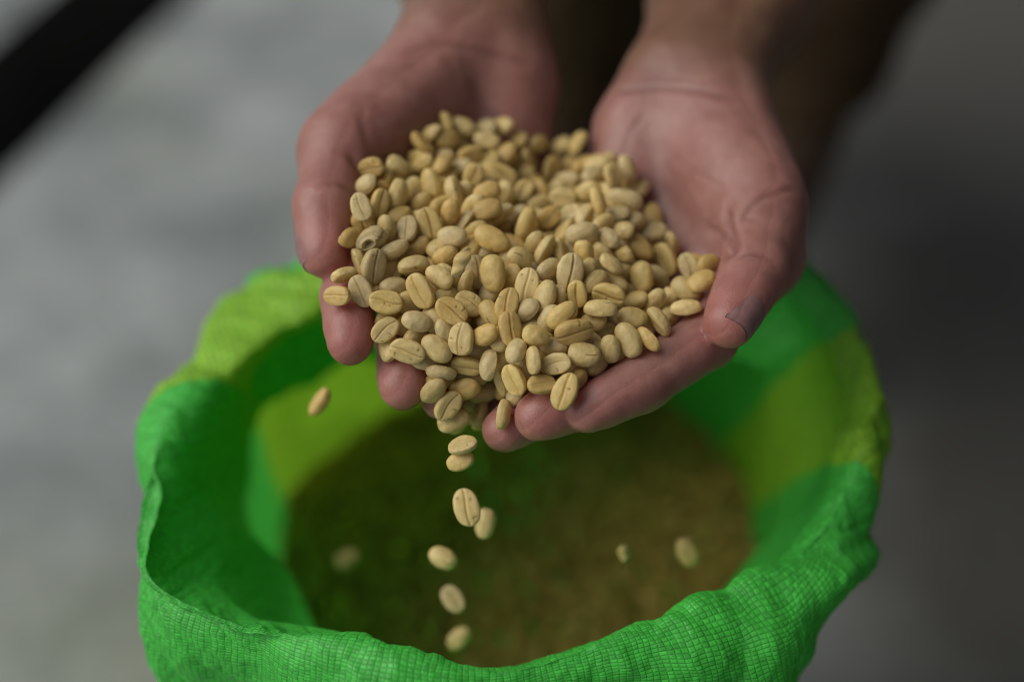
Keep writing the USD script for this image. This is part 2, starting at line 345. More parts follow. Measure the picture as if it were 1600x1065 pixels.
# ------------------------------------------------------------------ the ground and what shades it
GZ = 0.0
def quad_strip(a, b):
    n = len(a); v = np.vstack([a, b]); i = np.arange(n - 1)
    return v, np.vstack([np.stack([i, i + 1, n + i + 1], 1), np.stack([i, n + i + 1, n + i], 1)])
import shapely
def flat(poly, z, cell=None):
    v, f = trimesh.creation.triangulate_polygon(poly, engine='earcut')
    return np.column_stack([v, np.full(len(v), z)]), f
e0, e1 = on_level(-10, 298, GZ), on_level(302, -10, GZ)           # near lip of the open drain
g0, g1 = on_level(-10, 62, GZ), on_level(62, -10, GZ)           # far lip
dv = (e1 - e0)[:2] / np.linalg.norm((e1 - e0)[:2]); dn = np.array([-dv[1], dv[0]])
if dn @ (g0 - e0)[:2] < 0: dn = -dn
wide = float(dn @ (g0 - e0)[:2])
near = [e0[:2] - dv * 6, e0[:2] + dv * 8]; far = [p + dn * wide for p in near]
slot = shapely.Polygon([near[0], near[1], far[1], far[0]])
sheet = shapely.box(-9, -7, 9, 14)
gp = sheet.difference(slot.buffer(1e-6))
gv, gf = [], 0
parts = [flat(g, GZ) for g in getattr(gp, 'geoms', [gp])]
gm = trimesh.util.concatenate([trimesh.Trimesh(v, f, process=False) for v, f in parts])
gm.faces = np.where((gm.face_normals[:, 2] < 0)[:, None], gm.faces[:, ::-1], gm.faces)
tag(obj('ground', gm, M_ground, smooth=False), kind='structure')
A0, A1, B0, B1 = [np.append(p, GZ) for p in (near[0], near[1], far[0], far[1])]
dz = np.array([0, 0, -0.30])
dr = [(np.array([A0, A1, A1 + dz, A0 + dz]), np.array([[0, 1, 2], [0, 2, 3]])), (np.array([B0, B1, B1 + dz, B0 + dz]), np.array([[0, 2, 1], [0, 3, 2]])),
      (np.array([A0 + dz, A1 + dz, B1 + dz, B0 + dz]), np.array([[0, 1, 2], [0, 2, 3]]))]
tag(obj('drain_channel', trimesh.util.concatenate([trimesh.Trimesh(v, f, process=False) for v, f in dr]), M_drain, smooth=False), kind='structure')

def box(lo, hi):
    m = trimesh.creation.box(np.subtract(hi, lo)); m.apply_translation(np.add(lo, hi) / 2); return m
# roof and wall slabs added out of view to shade the right side
tag(obj('shed_roof', box((.22, -3, 2.25), (4, 7, 2.33)), M_shade_slab, smooth=False), 'unseen roof slab added to shade the working place', 'roof', kind='structure')
tag(obj('shed_wall', box((.88, -3, .004), (1.0, 7, 2.245)), M_shade_slab, smooth=False), 'unseen wall slab added to shade the right side', 'wall', kind='structure')

# ------------------------------------------------------------------ the sack
ZR, ZB = 0.500, 0.318
CREST = [  # crest of the rim (x, y in the photograph, height above ZR in mm), edge of the beans inside, how far the fold flares out (mm), length of the fold (mm)
    (222, 850, 0, 440, 915, 7, 80), (236, 745, 4, 446, 845, 8, 80), (268, 650, 6, 440, 800, 19, 80), (325, 583, 8, 452, 765, 27, 75), (407, 512, 5, 520, 705, 35, 70),
    (484, 464, 3, 600, 645, 40, 70), (565, 410, 2, 700, 600, 34, 70), (700, 350, 0, 800, 572, 18, 70), (850, 315, 0, 900, 570, 14, 70), (1010, 320, 0, 990, 598, 12, 70),
    (1140, 350, 2, 1062, 640, 12, 70), (1250, 412, 4, 1122, 690, 14, 70), (1330, 505, 6, 1150, 740, 14, 75), (1362, 610, 6, 1166, 800, 10, 60), (1330, 735, 2, 1168, 850, 12, 74),
    (1272, 818, -2, 1185, 925, 20, 88), (1180, 888, -2, 1125, 1010, 28, 92), (1050, 955, 0, 1025, 1080, 20, 90), (900, 1003, 2, 905, 1130, 14, 90), (760, 1036, 0, 780, 1150, 14, 90),
    (620, 1022, 2, 640, 1140, 14, 90), (480, 985, 4, 520, 1105, 14, 90), (350, 945, 3, 448, 1055, 13, 88), (250, 900, 2, 434, 985, 12, 84)]
def closed(vals, n):
    t = np.arange(len(vals) + 1.0); v = np.vstack([vals, vals[:1]])
    return CubicSpline(t, v, bc_type='periodic')(np.linspace(0, len(vals), n, endpoint=False))
NS, NV = 900, 300
C = closed(np.array([np.append(on_level(x, y, ZR + z / 1e3)[:2], ZR + z / 1e3) for x, y, z, *_ in CREST]), NS)
B = closed(np.array([on_level(q[3], q[4], ZB) for q in CREST]), NS)
FL = closed(np.array([[q[5] / 1e3, q[6] / 1e3] for q in CREST]), NS)
mid = C[:, :2].mean(0); midB = mid + (B[:, :2].mean(0) - mid) * .35
aC = np.arctan2(*(C[:, :2] - mid).T[::-1]); qB = B[:, :2] - midB; aB = np.arctan2(qB[:, 1], qB[:, 0]); oB = np.argsort(aB)   # the wall drops straight inward from the rim
rB = gaussian_filter(np.interp(aC, aB[oB], np.hypot(*qB.T)[oB], period=2 * np.pi), 12, mode='wrap')
B = np.column_stack([midB[0] + rB * np.cos(aC), midB[1] + rB * np.sin(aC), np.full(NS, ZB)])
tang = np.roll(C, -3, 0) - np.roll(C, 3, 0); tang[:, 2] = 0; tang /= np.linalg.norm(tang, axis=1, keepdims=True)
outw = np.column_stack([tang[:, 1], -tang[:, 0], np.zeros(NS)])
outw *= np.sign(np.einsum('ij,ij->i', outw[:, :2], C[:, :2] - mid))[:, None]
outw = gaussian_filter(outw, (14, 0), mode='wrap'); outw /= np.linalg.norm(outw, axis=1, keepdims=True)
Zv = np.array([0, 0, 1.0])
Bo = np.column_stack([midB + (B[:, :2] - midB) * 1.0, np.zeros(NS)])
def ring(f, z): return np.column_stack([midB + (Bo[:, :2] - midB) * f, np.full(NS, z)])
fl, hem = FL[:, :1], FL[:, 1:]
big = .4 * np.clip((fl - .024) / .02, 0, 1)
lean = np.clip((.02 - C[:, :1]) / .07, 0, 1) * np.clip((C[:, 1:2] - .36) / .04, 0, 1)          # at the left the lip leans further in, then drops
prof = [ring(.72, .004), ring(.95, .012), ring(1.08, .05), ring(1.20, .15), ring(1.12, .25), np.column_stack([Bo[:, :2], np.full(NS, ZB)]),
        np.column_stack([Bo[:, :2] * (.80 + .20 * lean) + C[:, :2] * (.20 - .20 * lean), np.full(NS, ZB + .06)]),
        np.column_stack([Bo[:, :2] * (.50 + .40 * lean) + C[:, :2] * (.50 - .40 * lean), .35 * ZB + .65 * C[:, 2] - .012 - .012 * lean[:, 0]]),
        np.column_stack([Bo[:, :2] * (.20 + .26 * lean) + C[:, :2] * (.80 - .26 * lean), C[:, 2] - .028 - .008 * lean[:, 0]]),
        C - outw * .007 - Zv * .008, C, C + outw * fl * .55 - Zv * (.003 + .004 * big), C + outw * fl - Zv * (.013 - .014 * big), C + outw * (fl - .002) - Zv * hem * .55, C + outw * (fl - .010) - Zv * hem]
prof = np.stack(prof, 1)                                           # NS x n x 3
seg = np.linalg.norm(np.diff(prof, axis=1), axis=2).mean(0); tt = np.append(0, np.cumsum(seg))
dense = CubicSpline(tt, prof, axis=1)
w = np.interp(np.linspace(0, 1, NV), [0, .25, .42, 1], [0, tt[5] / tt[-1] * .8, tt[6] / tt[-1], 1]) * tt[-1]
S = dense(w)                                                       # NS x NV x 3
arc_u = np.append(0, np.cumsum(np.linalg.norm(np.diff(np.vstack([C, C[:1]]), axis=0), axis=1)))
per = arc_u[-1]; uu = arc_u[:-1]
# folds: pleats run over the rim, finer crumpling on the fold
su = uu[:, None] / per; vv = (w / tt[-1])[None, :] * np.ones((NS, 1))
def wrapnoise(fu, fv, seed, oct=3, skew=0.0):
    a = 2 * np.pi * (su + skew * vv); r = fu / (2 * np.pi)
    P = np.stack([r * np.cos(a) + 31.7, r * np.sin(a) + 12.3, fv * vv + 5.1], -1)
    return meshkit.fbm(P, oct, seed) - .5
crest_v = tt[10] / tt[-1]
on_fold = np.clip((vv - tt[8] / tt[-1]) / .06, 0, 1)
inner = np.exp(-((vv - tt[7] / tt[-1]) / .10) ** 2)
at_crest = np.exp(-((vv - crest_v) / .022) ** 2)
def ridge(x): return .25 - np.abs(x)
disp = (0.017 * wrapnoise(15, 2, 3, 1, .12) * (on_fold * .9 + inner * .7) + 0.0135 * ridge(wrapnoise(30, 2.5, 5, 1, -.30)) * on_fold * (1 - .25 * at_crest)
        + 0.010 * ridge(wrapnoise(52, 6, 9, 1, .45)) * on_fold * (1 - .5 * at_crest) + 0.0050 * ridge(wrapnoise(120, 26, 8, 2, .6)) * np.clip(on_fold + .4 * inner, 0, 1) * (1 - .4 * at_crest)
        + 0.0014 * wrapnoise(260, 70, 18, 2) * np.clip(on_fold + inner * .5, 0, 1) + 0.010 * wrapnoise(9, 5, 12, 2) * np.clip(vv * 3, 0, 1) * (1 - on_fold)
        + 0.007 * ridge(wrapnoise(26, 1.5, 21, 1, .15)) * inner)
# a deep diagonal fold at the front right, gathered under the rim
def s_at(px, py): return int(np.argmin(np.linalg.norm(C[:, :2] - on_level(px, py, ZR)[:2], axis=1)))
s0 = uu[s_at(1215, 860)]; vm = (w - tt[10])[None, :]
gather = ((uu[:, None] - s0 + .9 * np.clip(vm, 0, .07) + per / 2) % per) - per / 2
disp -= 0.008 * np.exp(-(gather / .010) ** 2) * np.clip(vm / .02, 0, 1) * on_fold
dS = np.gradient(S, axis=0); dS[0], dS[-1] = (S[1] - S[-1]) / 2, (S[0] - S[-2]) / 2
nrm = np.cross(dS, np.gradient(S, axis=1)); nrm /= np.maximum(np.linalg.norm(nrm, axis=2, keepdims=True), 1e-9)
nrm *= np.sign((nrm[:, 200] * outw).sum(1).mean() or 1)
S = S + nrm * disp[..., None]
S[..., 2] = np.maximum(S[..., 2], .003)
# the yellow stripes: where each edge meets the beans, the crest of the rim and the outside of the fold
def s_in(px, py): return int(np.argmin(np.linalg.norm(B[:, :2] - on_level(px, py, ZB)[:2], axis=1)))
TONE = np.zeros((NS, NV))
for ends in ((((440, 785), (322, 586), (258, 675)), ((740, 585), (640, 385), (438, 500))), (((1140, 692), (1340, 522), (1336, 512)), ((1168, 802), (1338, 728), (1338, 728)))):
    lo_, hi_ = [np.interp(w, [tt[5], tt[10] - .004, tt[10] + .028], [uu[s_in(*a)], uu[s_at(*b)], uu[s_at(*c)]]) for a, b, c in ends]
    TONE = np.maximum(TONE, np.clip((uu[:, None] - lo_) / .0012 + .5, 0, 1) * np.clip((hi_ - uu[:, None]) / .0012 + .5, 0, 1))
Sx = np.concatenate([S, S[:1]], 0); uvx = np.append(uu, per)
ii, jj = np.meshgrid(np.arange(NS), np.arange(NV - 1), indexing='ij')
q = np.stack([ii * NV + jj, (ii + 1) * NV + jj, (ii + 1) * NV + jj + 1, ii * NV + jj + 1], -1).reshape(-1, 4)
UV = np.stack([np.repeat(uvx[:, None], NV, 1) * (round(per / TU) * TU / per), np.repeat(w[None], NS + 1, 0)], -1).reshape(-1, 2)
UV = UV + .0030 * np.stack([meshkit.fbm(Sx.reshape(-1, 3) * 85, 3, q_) - .5 for q_ in (1, 2)], -1)
TONE = np.concatenate([TONE, TONE[:1]], 0).reshape(-1)
sack = UsdGeom.Xform.Define(stage, '/World/woven_sack')
tag(sack, 'open bright green woven plastic sack with yellow stripes and rolled down rim', 'sack')
obj('woven_body', (Sx.reshape(-1, 3), q), M_sack, '/World/woven_sack', uv=UV, tone=np.column_stack([TONE] * 3))

# ------------------------------------------------------------------ beans
def bean_shape(k, sub=4):
    r = np.random.default_rng(100 + k)
    m = trimesh.creation.icosphere(sub); p = m.vertices.copy()
    a, b = 5.35e-3 * r.uniform(.94, 1.06), 3.75e-3 * r.uniform(.93, 1.06)
    top, bot = 1.55e-3 * r.uniform(.85, 1.2), 3.2e-3 * r.uniform(.9, 1.1)
    x, y, z = p.T
    ex = 2.25                                                      # a touch blunter than an ellipsoid
    n = (np.abs(x) ** ex + np.abs(y) ** ex + np.abs(z) ** ex) ** (-1 / ex)
    x, y, z = x * n, y * n, z * n
    egg = 1 + r.uniform(-.10, .10) * x
    up = z > 0
    zf = np.where(up, np.sign(z) * np.abs(z) ** .62 * top, z * bot)
    X, Y, Z = a * x, b * y * egg, zf
    Z = Z - r.uniform(.00, .10) * (X / a) ** 2 * a * .9 + r.uniform(-.05, .05) * X
    tone = np.ones((len(p), 3))
    # the seam on the flat side
    amp, ph = r.uniform(.25e-3, .6e-3), r.uniform(0, 6.28)
    c = amp * np.sin(X / a * r.uniform(1.6, 2.6) + ph)
    dy = Y - c
    fade = np.clip((1.0 - np.abs(X / a)) / .16, 0, 1) ** .6
    wid = r.uniform(.19e-3, .38e-3); dep = r.uniform(.25e-3, .70e-3)
    gro = np.exp(-(dy / wid) ** 2) * np.clip(z / .18, 0, 1) * fade
    lipw = .9e-3
    lip = np.exp(-((np.abs(dy) - wid * 1.7) / lipw) ** 2) * np.clip(z / .3, 0, 1) * fade
    bowl = np.exp(-((X / a) ** 2 * 1.5 + (dy / (b * .55)) ** 2)) * np.clip(z / .3, 0, 1)
    Z = Z - dep * gro + r.uniform(.05e-3, .28e-3) * lip * np.where(dy > 0, r.uniform(.3, 1.5), r.uniform(.3, 1.2)) - r.uniform(0, .75e-3) * bowl
    core = np.exp(-(dy / (wid * .55)) ** 2) * np.clip(z / .25, 0, 1) * fade
    tone *= 1 - (core * r.uniform(.05, .45))[:, None] * np.array([.75, .85, .95])
    # splits in the parchment, short and dark
    for _ in range(r.integers(0, 4)):
        x0 = r.uniform(-.75, .75) * a; s = r.choice([-1, 1]); tilt = r.uniform(-.5, .5); ln = r.uniform(.8e-3, 2.2e-3)
        st = r.uniform(0, 1.0) * b * .5
        t = s * dy - st
        off = (X - x0) - tilt * t + .12e-3 * np.sin(t * 4000)
        cr = np.exp(-(off / .17e-3) ** 2) * np.clip(t / .2e-3, 0, 1) * np.clip((ln - t) / .3e-3, 0, 1) * (z > -.15)
        Z = Z - .22e-3 * cr; tone *= 1 - cr[:, None] * np.array([.75, .82, .9])
    if k % 5 == 2:                                                 # a split along the back
        off = Y - .8e-3 - .3e-3 * np.sin(X * 900)
        cr = np.exp(-(off / .16e-3) ** 2) * np.clip((X - .1 * a) / .5e-3, 0, 1) * np.clip((.85 * a - X) / .4e-3, 0, 1) * (z < 0)
        Z = Z + .25e-3 * cr; tone *= 1 - cr[:, None] * np.array([.75, .82, .9])
    V = np.column_stack([X, Y, Z])
    dent = r.normal(size=3); dent /= np.linalg.norm(dent); V = V - m.vertex_normals * (r.uniform(0, .5e-3) * np.clip((m.vertices @ dent - .55) / .35, 0, 1))[:, None]
    nz = meshkit.fbm(V * 300 + 17 * k, 4, k) - .5
    V = V + m.vertex_normals * (nz * .60e-3)[:, None]
    tone *= (1 + .25 * (meshkit.fbm(V * 700 + 3 * k, 3, k + 50) - .5))[:, None]
    return V, m.faces, tone
def bug_shape():
    V, F, tone = bean_shape(3)
    X, Y, Z = V.T
    d = np.hypot((X + .9e-3) / 1.25, (Y - .3e-3) / .85)
    rim = np.exp(-((d - 2.0e-3) / .45e-3) ** 2) * (Z > -.5e-3); hole = np.exp(-(d / 1.15e-3) ** 2) * (Z > -.5e-3)
    knob = np.exp(-((X - 2.6e-3) ** 2 + (Y - .6e-3) ** 2) / (1.5e-3) ** 2) * (Z > -.5e-3)
    V = V + np.array([0, 0, 1.0]) * (.9e-3 * rim - .5e-3 * hole + 1.2e-3 * knob * (1 + .5 * np.sin(X * 5000 + Y * 2500)))[:, None]
    sp = meshkit.fbm(V * 1600, 3, 4)
    dark = np.exp(-(d / .95e-3) ** 6) * (.75 + .25 * (sp > .47)) * (Z > -.5e-3)
    tone = np.clip(tone, .8, 1.1) * (1 - dark[:, None] * np.array([.80, .74, .55]))
    return V, F, tone
NVAR = 20
stage.CreateClassPrim('/World/bean_kinds')
for k in range(NVAR):
    V, F, tone = bean_shape(k)
    UsdGeom.Xform.Define(stage, f'/World/bean_kinds/bean_{k}')
    obj('parchment', (V, F), M_bean[k % 4 if k % 7 else 0], f'/World/bean_kinds/bean_{k}', tone=tone)
V, F, tone = bug_shape()
UsdGeom.Xform.Define(stage, '/World/bean_kinds/bean_bored')
obj('parchment', (V, F), M_bean[3], '/World/bean_kinds/bean_bored', tone=tone)
def Rcols(X, Z):
    X = X / np.linalg.norm(X); Z = Z - (Z @ X) * X; Z /= np.linalg.norm(Z)
    return np.column_stack([X, np.cross(Z, X), Z])
def place_bean(kind, pos, R, s, label, group=None):
    o = UsdGeom.Xform.Define(stage, numbered('/World', 'coffee_bean'))
    o.GetPrim().GetReferences().AddInternalReference(f'/World/bean_kinds/bean_{kind}'); o.GetPrim().SetInstanceable(True)
    xf(o, pos, R, s); tag(o, label, 'coffee bean', group); return o
BEANS = []
#BEANS-DATA
BEANS = [
("g", -4882, 47982, 59173, 590, -291, 73, 749, 93), ("b", -4034, 48772, 58653, 946, -69, -288, -135, 93), ("g", -4496, 48079, 58552, 291, -595, 225, 715, 103), ("g", -4502, 46460, 58805, 454, 26, 621, 638, 93),
("s", -4992, 47184, 59018, 865, -149, 442, -184, 98), ("g", -5099, 45864, 59092, 229, -283, 769, 525, 93), ("s", -4007, 47173, 58597, -310, -645, 80, 694, 112), ("b", -3499, 48036, 58090, 593, 620, 108, -503, 98),
("b", -2806, 47994, 58390, 643, 526, 553, -69, 110), ("s", -3183, 50118, 58723, -95, 375, -9, 922, 93), ("f", -3342, 50013, 58063, -601, -53, -466, 648, 102), ("b", -3166, 49299, 58369, 878, -13, 407, -253, 93),
("b", -2323, 50694, 58427, 833, 46, -298, -465, 93), ("s", -2868, 50778, 58654, 834, -356, 420, -24, 101), ("L", -2418, 51543, 58499, 320, 644, -499, -485, 93), ("b", -1806, 51792, 58180, 961, -144, -163, -168, 96),
("b", -2487, 49203, 58388, 815, 557, 128, 94, 93), ("f", -2502, 50223, 57950, 920, -266, 269, -98, 100), ("g", -1512, 50140, 58135, 623, 14, 167, 764, 93), ("g", -1376, 48597, 58333, 451, -360, 450, 681, 93),
("s", -1961, 47649, 58427, 542, 127, 783, 279, 104), ("b", -2346, 48990, 57952, 902, 429, 30, -21, 97), ("b", -2110, 46411, 58437, -490, -549, -355, 577, 93), ("g", -2816, 45938, 58327, 269, -346, 742, 508, 104),
("f", -3277, 46749, 57955, -473, -268, -333, 770, 95), ("b", -2561, 47210, 58074, 660, 201, -381, -615, 97), ("g", -3559, 45652, 58327, 6, -166, 695, 699, 93), ("b", -4231, 45564, 58428, 620, 371, 613, -320, 93),
("g", -5037, 45869, 58284, 367, -583, 595, 415, 103), ("s", -5422, 45040, 58441, -617, -59, 484, 618, 101), ("d", -4727, 44781, 58528, 646, -161, 268, 697, 108), ("s", -3993, 44860, 58104, -479, -166, 62, 860, 104),
("b", -3224, 45351, 57713, 696, 357, 126, -610, 94), ("b", -2031, 45280, 58281, 895, -60, 119, -426, 93), ("b", -2477, 45220, 57775, 873, 475, -112, 15, 99), ("g", -4609, 44021, 57991, 515, -78, 638, 567, 115),
("s", -5163, 44404, 57840, -45, 762, -260, -592, 97), ("B", -5580, 43656, 57901, 805, 318, 74, 495, 93), ("A", -5775, 42765, 57794, 402, -253, -117, 872, 93), ("g", -4987, 43114, 57696, 170, -430, 731, 501, 100),
("g", -4166, 42730, 57558, 287, 83, -41, 954, 104), ("g", -4098, 44361, 57392, 403, 126, 561, 713, 102), ("s", -3279, 44123, 57902, 866, 40, 64, 494, 104), ("s", -3948, 43609, 57411, 937, 273, -123, 182, 104),
("g", -3043, 43078, 57724, 113, -480, 696, 521, 115), ("b", -3491, 43245, 57094, 691, -120, -326, -634, 105), ("b", -2257, 44536, 58042, -625, -222, -221, 715, 93), ("b", -2408, 43634, 57880, 744, -301, 79, -591, 93),
("b", -2126, 44103, 57513, 433, 520, 704, -217, 102), ("s", -1600, 43755, 57479, -208, -627, -110, 743, 94), ("b", -1354, 45271, 57840, 833, 525, 163, 61, 94), ("b", -678, 45251, 58168, 956, -204, -174, -122, 115),
("g", -1212, 44369, 57483, 422, -138, 755, 483, 103), ("b", -621, 43960, 57759, 667, 557, 482, -111, 118), ("g", -1429, 43049, 57204, 290, 193, -192, 918, 99), ("g", -1979, 42353, 57484, 267, 171, -232, 920, 104),
("b", -2587, 42665, 56857, 554, 687, 458, 109, 101), ("b", 267, 44722, 57793, 126, 815, 457, -334, 93), ("C", 504, 43454, 57634, 225, -363, 568, 703, 112), ("g", -166, 42553, 57618, 308, -237, 564, 728, 104),
("b", -31, 44271, 57308, 799, 144, 527, -249, 101), ("s", 441, 46564, 57811, -396, -579, 89, 707, 115), ("b", 758, 45508, 57806, -435, -532, -301, 661, 93), ("s", 1157, 45084, 57815, 733, 67, 520, 434, 100),
("b", 1202, 44147, 57771, 720, 276, -277, -574, 93), ("s", 1729, 45411, 57521, 473, 233, 722, 448, 95), ("s", 1776, 46569, 57496, -301, -274, 470, 783, 99), ("b", 2390, 45920, 57927, 715, 100, 33, -691, 112),
("D", 1949, 43960, 57787, 375, -232, 614, 654, 118), ("b", 2440, 44998, 57873, 518, 497, 588, -373, 93), ("g", 2157, 43053, 57606, 396, -504, 511, 573, 93), ("b", 1103, 42940, 57589, 815, 385, 425, -85, 104),
("b", 1510, 43186, 57278, 782, 184, 554, -219, 102), ("s", 2922, 42599, 57326, 987, -23, -7, 161, 104), ("g", 3232, 43437, 57250, 620, -3, -134, 773, 104), ("b", 3411, 44449, 56947, 835, -216, -24, -506, 97),
("s", 3324, 44714, 57537, 947, -120, -268, 135, 93), ("s", 3164, 45557, 57348, -310, 441, 181, 822, 94), ("b", 3844, 45557, 57310, 688, -90, 444, -567, 93), ("b", 3345, 45871, 57750, 706, -287, 288, -579, 93),
("b", 4445, 46434, 56863, 883, -333, -190, -272, 100), ("b", 4454, 44908, 56795, 653, 601, 421, -185, 104), ("b", 5084, 45629, 56142, 465, 469, 720, -213, 102), ("g", 5358, 46314, 56414, 45, -572, 587, 571, 112),
("g", 6126, 45717, 56615, 250, -408, 714, 511, 93), ("J", 6749, 45315, 57055, 756, 104, -337, -551, 93), ("b", 6448, 44389, 57058, 951, 298, 73, -43, 97), ("b", 5957, 44557, 56532, 961, -218, -147, -90, 108),
("K", 5875, 43520, 56553, 981, -22, 63, 183, 100), ("b", 4873, 44024, 56503, -496, -507, -307, 634, 93), ("b", 5369, 44525, 56060, 695, 218, 645, -232, 100), ("s", 4855, 42710, 56672, 771, -132, -439, 442, 104),
("b", 4014, 42818, 56766, 962, -127, -47, -238, 96), ("b", 4184, 44066, 56462, 941, -136, 290, -105, 94), ("b", 3856, 41825, 56686, 523, 637, 565, -35, 112), ("s", 4533, 41814, 56752, -508, 301, -247, 768, 93),
("b", 3239, 41567, 56541, 502, 615, 454, -405, 93), ("g", 2044, 41538, 57300, 649, 19, 107, 753, 118), ("b", 2332, 41078, 56708, 982, -50, -21, -183, 108), ("b", 1635, 42088, 57532, 720, 325, 65, -609, 104),
("b", 770, 41374, 57285, 913, -44, -191, -357, 93), ("g", 1433, 40660, 56697, 405, -189, 12, 895, 93), ("s", 733, 40636, 56850, 628, 413, 638, 168, 93), ("b", 146, 40966, 56960, 833, 522, 184, -6, 93),
("g", 967, 40143, 56277, 119, 87, 126, 981, 93), ("E", 1708, 39834, 56245, 204, -309, 452, 812, 112), ("g", 52, 40473, 56151, 74, -572, 598, 557, 108), ("s", -388, 41479, 55173, 125, 673, -423, -594, 98),
("f", 410, 41077, 56055, 252, 769, 216, -546, 104), ("g", -48, 41727, 57249, 394, -198, 737, 512, 108), ("b", -329, 41917, 56691, 817, 525, 21, -237, 99), ("b", 1378, 41517, 56702, -698, 90, -83, 705, 94),
("f", 2111, 41142, 56087, 418, 685, 204, -561, 95), ("s", 2763, 41450, 55962, -603, -156, 494, 606, 104), ("f", 3523, 41951, 56007, 940, 307, 117, 90, 93), ("b", 2647, 41993, 56417, 718, -340, 221, -566, 98),
("b", 3051, 42575, 56352, 705, 66, -288, -644, 96), ("f", 665, 42506, 56839, 842, 497, 165, 126, 98), ("g", -4193, 42102, 56874, 387, -101, 322, 858, 96), ("b", -3143, 42212, 57129, 987, -76, -110, -89, 100),
("g", -3433, 41477, 56496, 561, 51, -120, 818, 108), ("b", -4074, 42007, 56162, 570, 716, 384, 122, 102), ("b", -2474, 41636, 56470, 771, -325, -88, -540, 104), ("g", -1673, 41643, 56870, 172, -399, 523, 733, 112),
("b", -846, 41727, 57011, 838, 58, 348, -417, 93), ("g", -1503, 41504, 55783, 727, -9, -102, 678, 104), ("s", -2351, 41392, 55659, -505, 118, 137, 844, 93), ("s", -1390, 41823, 54889, 848, -10, 2, 529, 108),
("s", -721, 41190, 56151, 745, 345, 563, 98, 104), ("b", -1077, 42127, 55889, 764, 130, -259, -576, 102), ("F", -2125, 40767, 54677, 527, -103, 427, 728, 104), ("G", -1982, 40862, 53921, 865, 175, 6, -471, 101),
("H", -1149, 41584, 53471, -133, -501, 264, 813, 93), ("I", -323, 40263, 54803, -445, -614, 189, 624, 93), ("b", -1020, 42185, 53953, 992, 55, 32, -108, 101), ("f", -2382, 41634, 55053, 955, 275, -86, -67, 101),
("b", -2615, 41019, 55170, -538, -374, -309, 689, 102), ("b", -2171, 42125, 56766, 826, -223, -451, -254, 93), ("s", -928, 52075, 57969, 899, -300, 291, -129, 93), ("s", -325, 52224, 57949, 897, -303, 294, -130, 93),
("b", -915, 51377, 57901, 912, -138, -22, -385, 93), ("s", 242, 52131, 57367, 890, -338, 291, -89, 98), ("s", 911, 52370, 57051, -583, -38, 445, 679, 102), ("b", -243, 50716, 57681, 878, 318, 294, -204, 96),
("g", -318, 49355, 57861, 195, 186, -202, 942, 100), ("s", 681, 51422, 56973, 550, 10, 830, 95, 93), ("b", 387, 50846, 56876, 936, -291, 179, -88, 95), ("g", 392, 48921, 57471, 211, -143, 453, 854, 93),
("g", 1499, 51378, 56510, 546, -93, 637, 536, 108), ("s", 1081, 49290, 57122, 599, 376, 701, 94, 96), ("g", 1827, 48680, 57338, 445, 6, -46, 895, 96), ("b", 1907, 52777, 56632, 873, -32, 417, -249, 93),
("M", 2493, 52414, 57034, 829, 345, 387, 210, 93), ("b", -866, 47640, 58359, 814, 164, 42, -556, 93), ("b", -249, 48478, 57661, 706, 268, 595, -274, 102), ("b", -838, 46648, 58366, 889, 117, 53, -439, 96),
("s", -378, 47012, 57797, 824, -32, 389, 410, 98), ("s", -1576, 46356, 57998, 789, -86, 545, 270, 96), ("b", -1249, 45991, 57924, -584, -309, -276, 699, 96), ("g", 1296, 47163, 57623, 402, -17, 400, 823, 93),
("g", 2027, 47692, 57384, 160, -363, -103, 912, 100), ("s", 2611, 47231, 57597, 663, 307, 394, 557, 104), ("b", 2073, 50625, 56657, -618, -43, -354, 701, 104), ("b", 2586, 51335, 56784, 670, 262, -320, -617, 98),
("b", 3117, 50861, 57207, 923, -190, 302, -145, 102), ("b", 2924, 49599, 57619, 960, 253, -73, -97, 93), ("g", 3652, 49375, 57767, 448, -164, 781, 404, 93), ("s", 4132, 50151, 57499, 293, 815, -97, -490, 104),
("b", 2688, 48924, 57436, -577, -268, -368, 678, 101), ("s", 2969, 47553, 58040, 347, 782, -153, -495, 93), ("b", 3980, 48304, 57525, -645, 127, -13, 754, 118), ("s", 4651, 50008, 56684, 817, 536, 137, 164, 98),
("s", 3719, 47685, 57335, 950, -201, 199, 132, 95), ("b", 4399, 47786, 56995, 915, 260, -274, -138, 93), ("s", 5127, 49082, 56189, 676, 651, -218, -266, 103), ("b", 3864, 46671, 57402, 876, -241, 345, -235, 93),
("b", 5055, 47808, 56472, 961, 124, -44, -245, 93), ("s", 5635, 47499, 56135, -113, 737, -203, -635, 95), ("b", 3132, 46851, 57577, 687, 209, -332, -612, 103), ("f", 3901, 45313, 56714, 694, 188, -298, -628, 104),
("b", -2277, 43318, 57239, 705, 131, -269, -643, 103), ("f", -200, 44974, 57367, 714, 301, 564, -286, 104), ("f", -794, 45254, 57579, 699, 238, -301, -604, 100), ("b", -702, 42657, 57074, 751, -498, -49, -430, 95),
("b", 484, 42542, 57339, 911, -39, 392, -123, 104), ("b", 2693, 42551, 56796, 958, -156, 217, -102, 93), ("b", 1223, 42337, 57167, -593, -477, -233, 605, 97), ("b", -3870, 46384, 58252, 919, 377, -87, -79, 95),
("b", -3149, 47298, 58087, -394, -520, -291, 700, 105), ("f", -4644, 47371, 58575, -435, -433, -294, 733, 98), ("b", -1336, 47136, 58181, -472, -413, -340, 701, 103), ("b", -1829, 49623, 57941, 922, -45, 300, -240, 94),
("b", -802, 50137, 57719, 825, 539, 160, 56, 103), ("b", 917, 48527, 57123, 703, 187, -241, -642, 101), ("f", 1624, 49753, 56786, 804, 154, 522, -238, 101), ("b", 2606, 44546, 57354, 291, 681, 316, -593, 100),
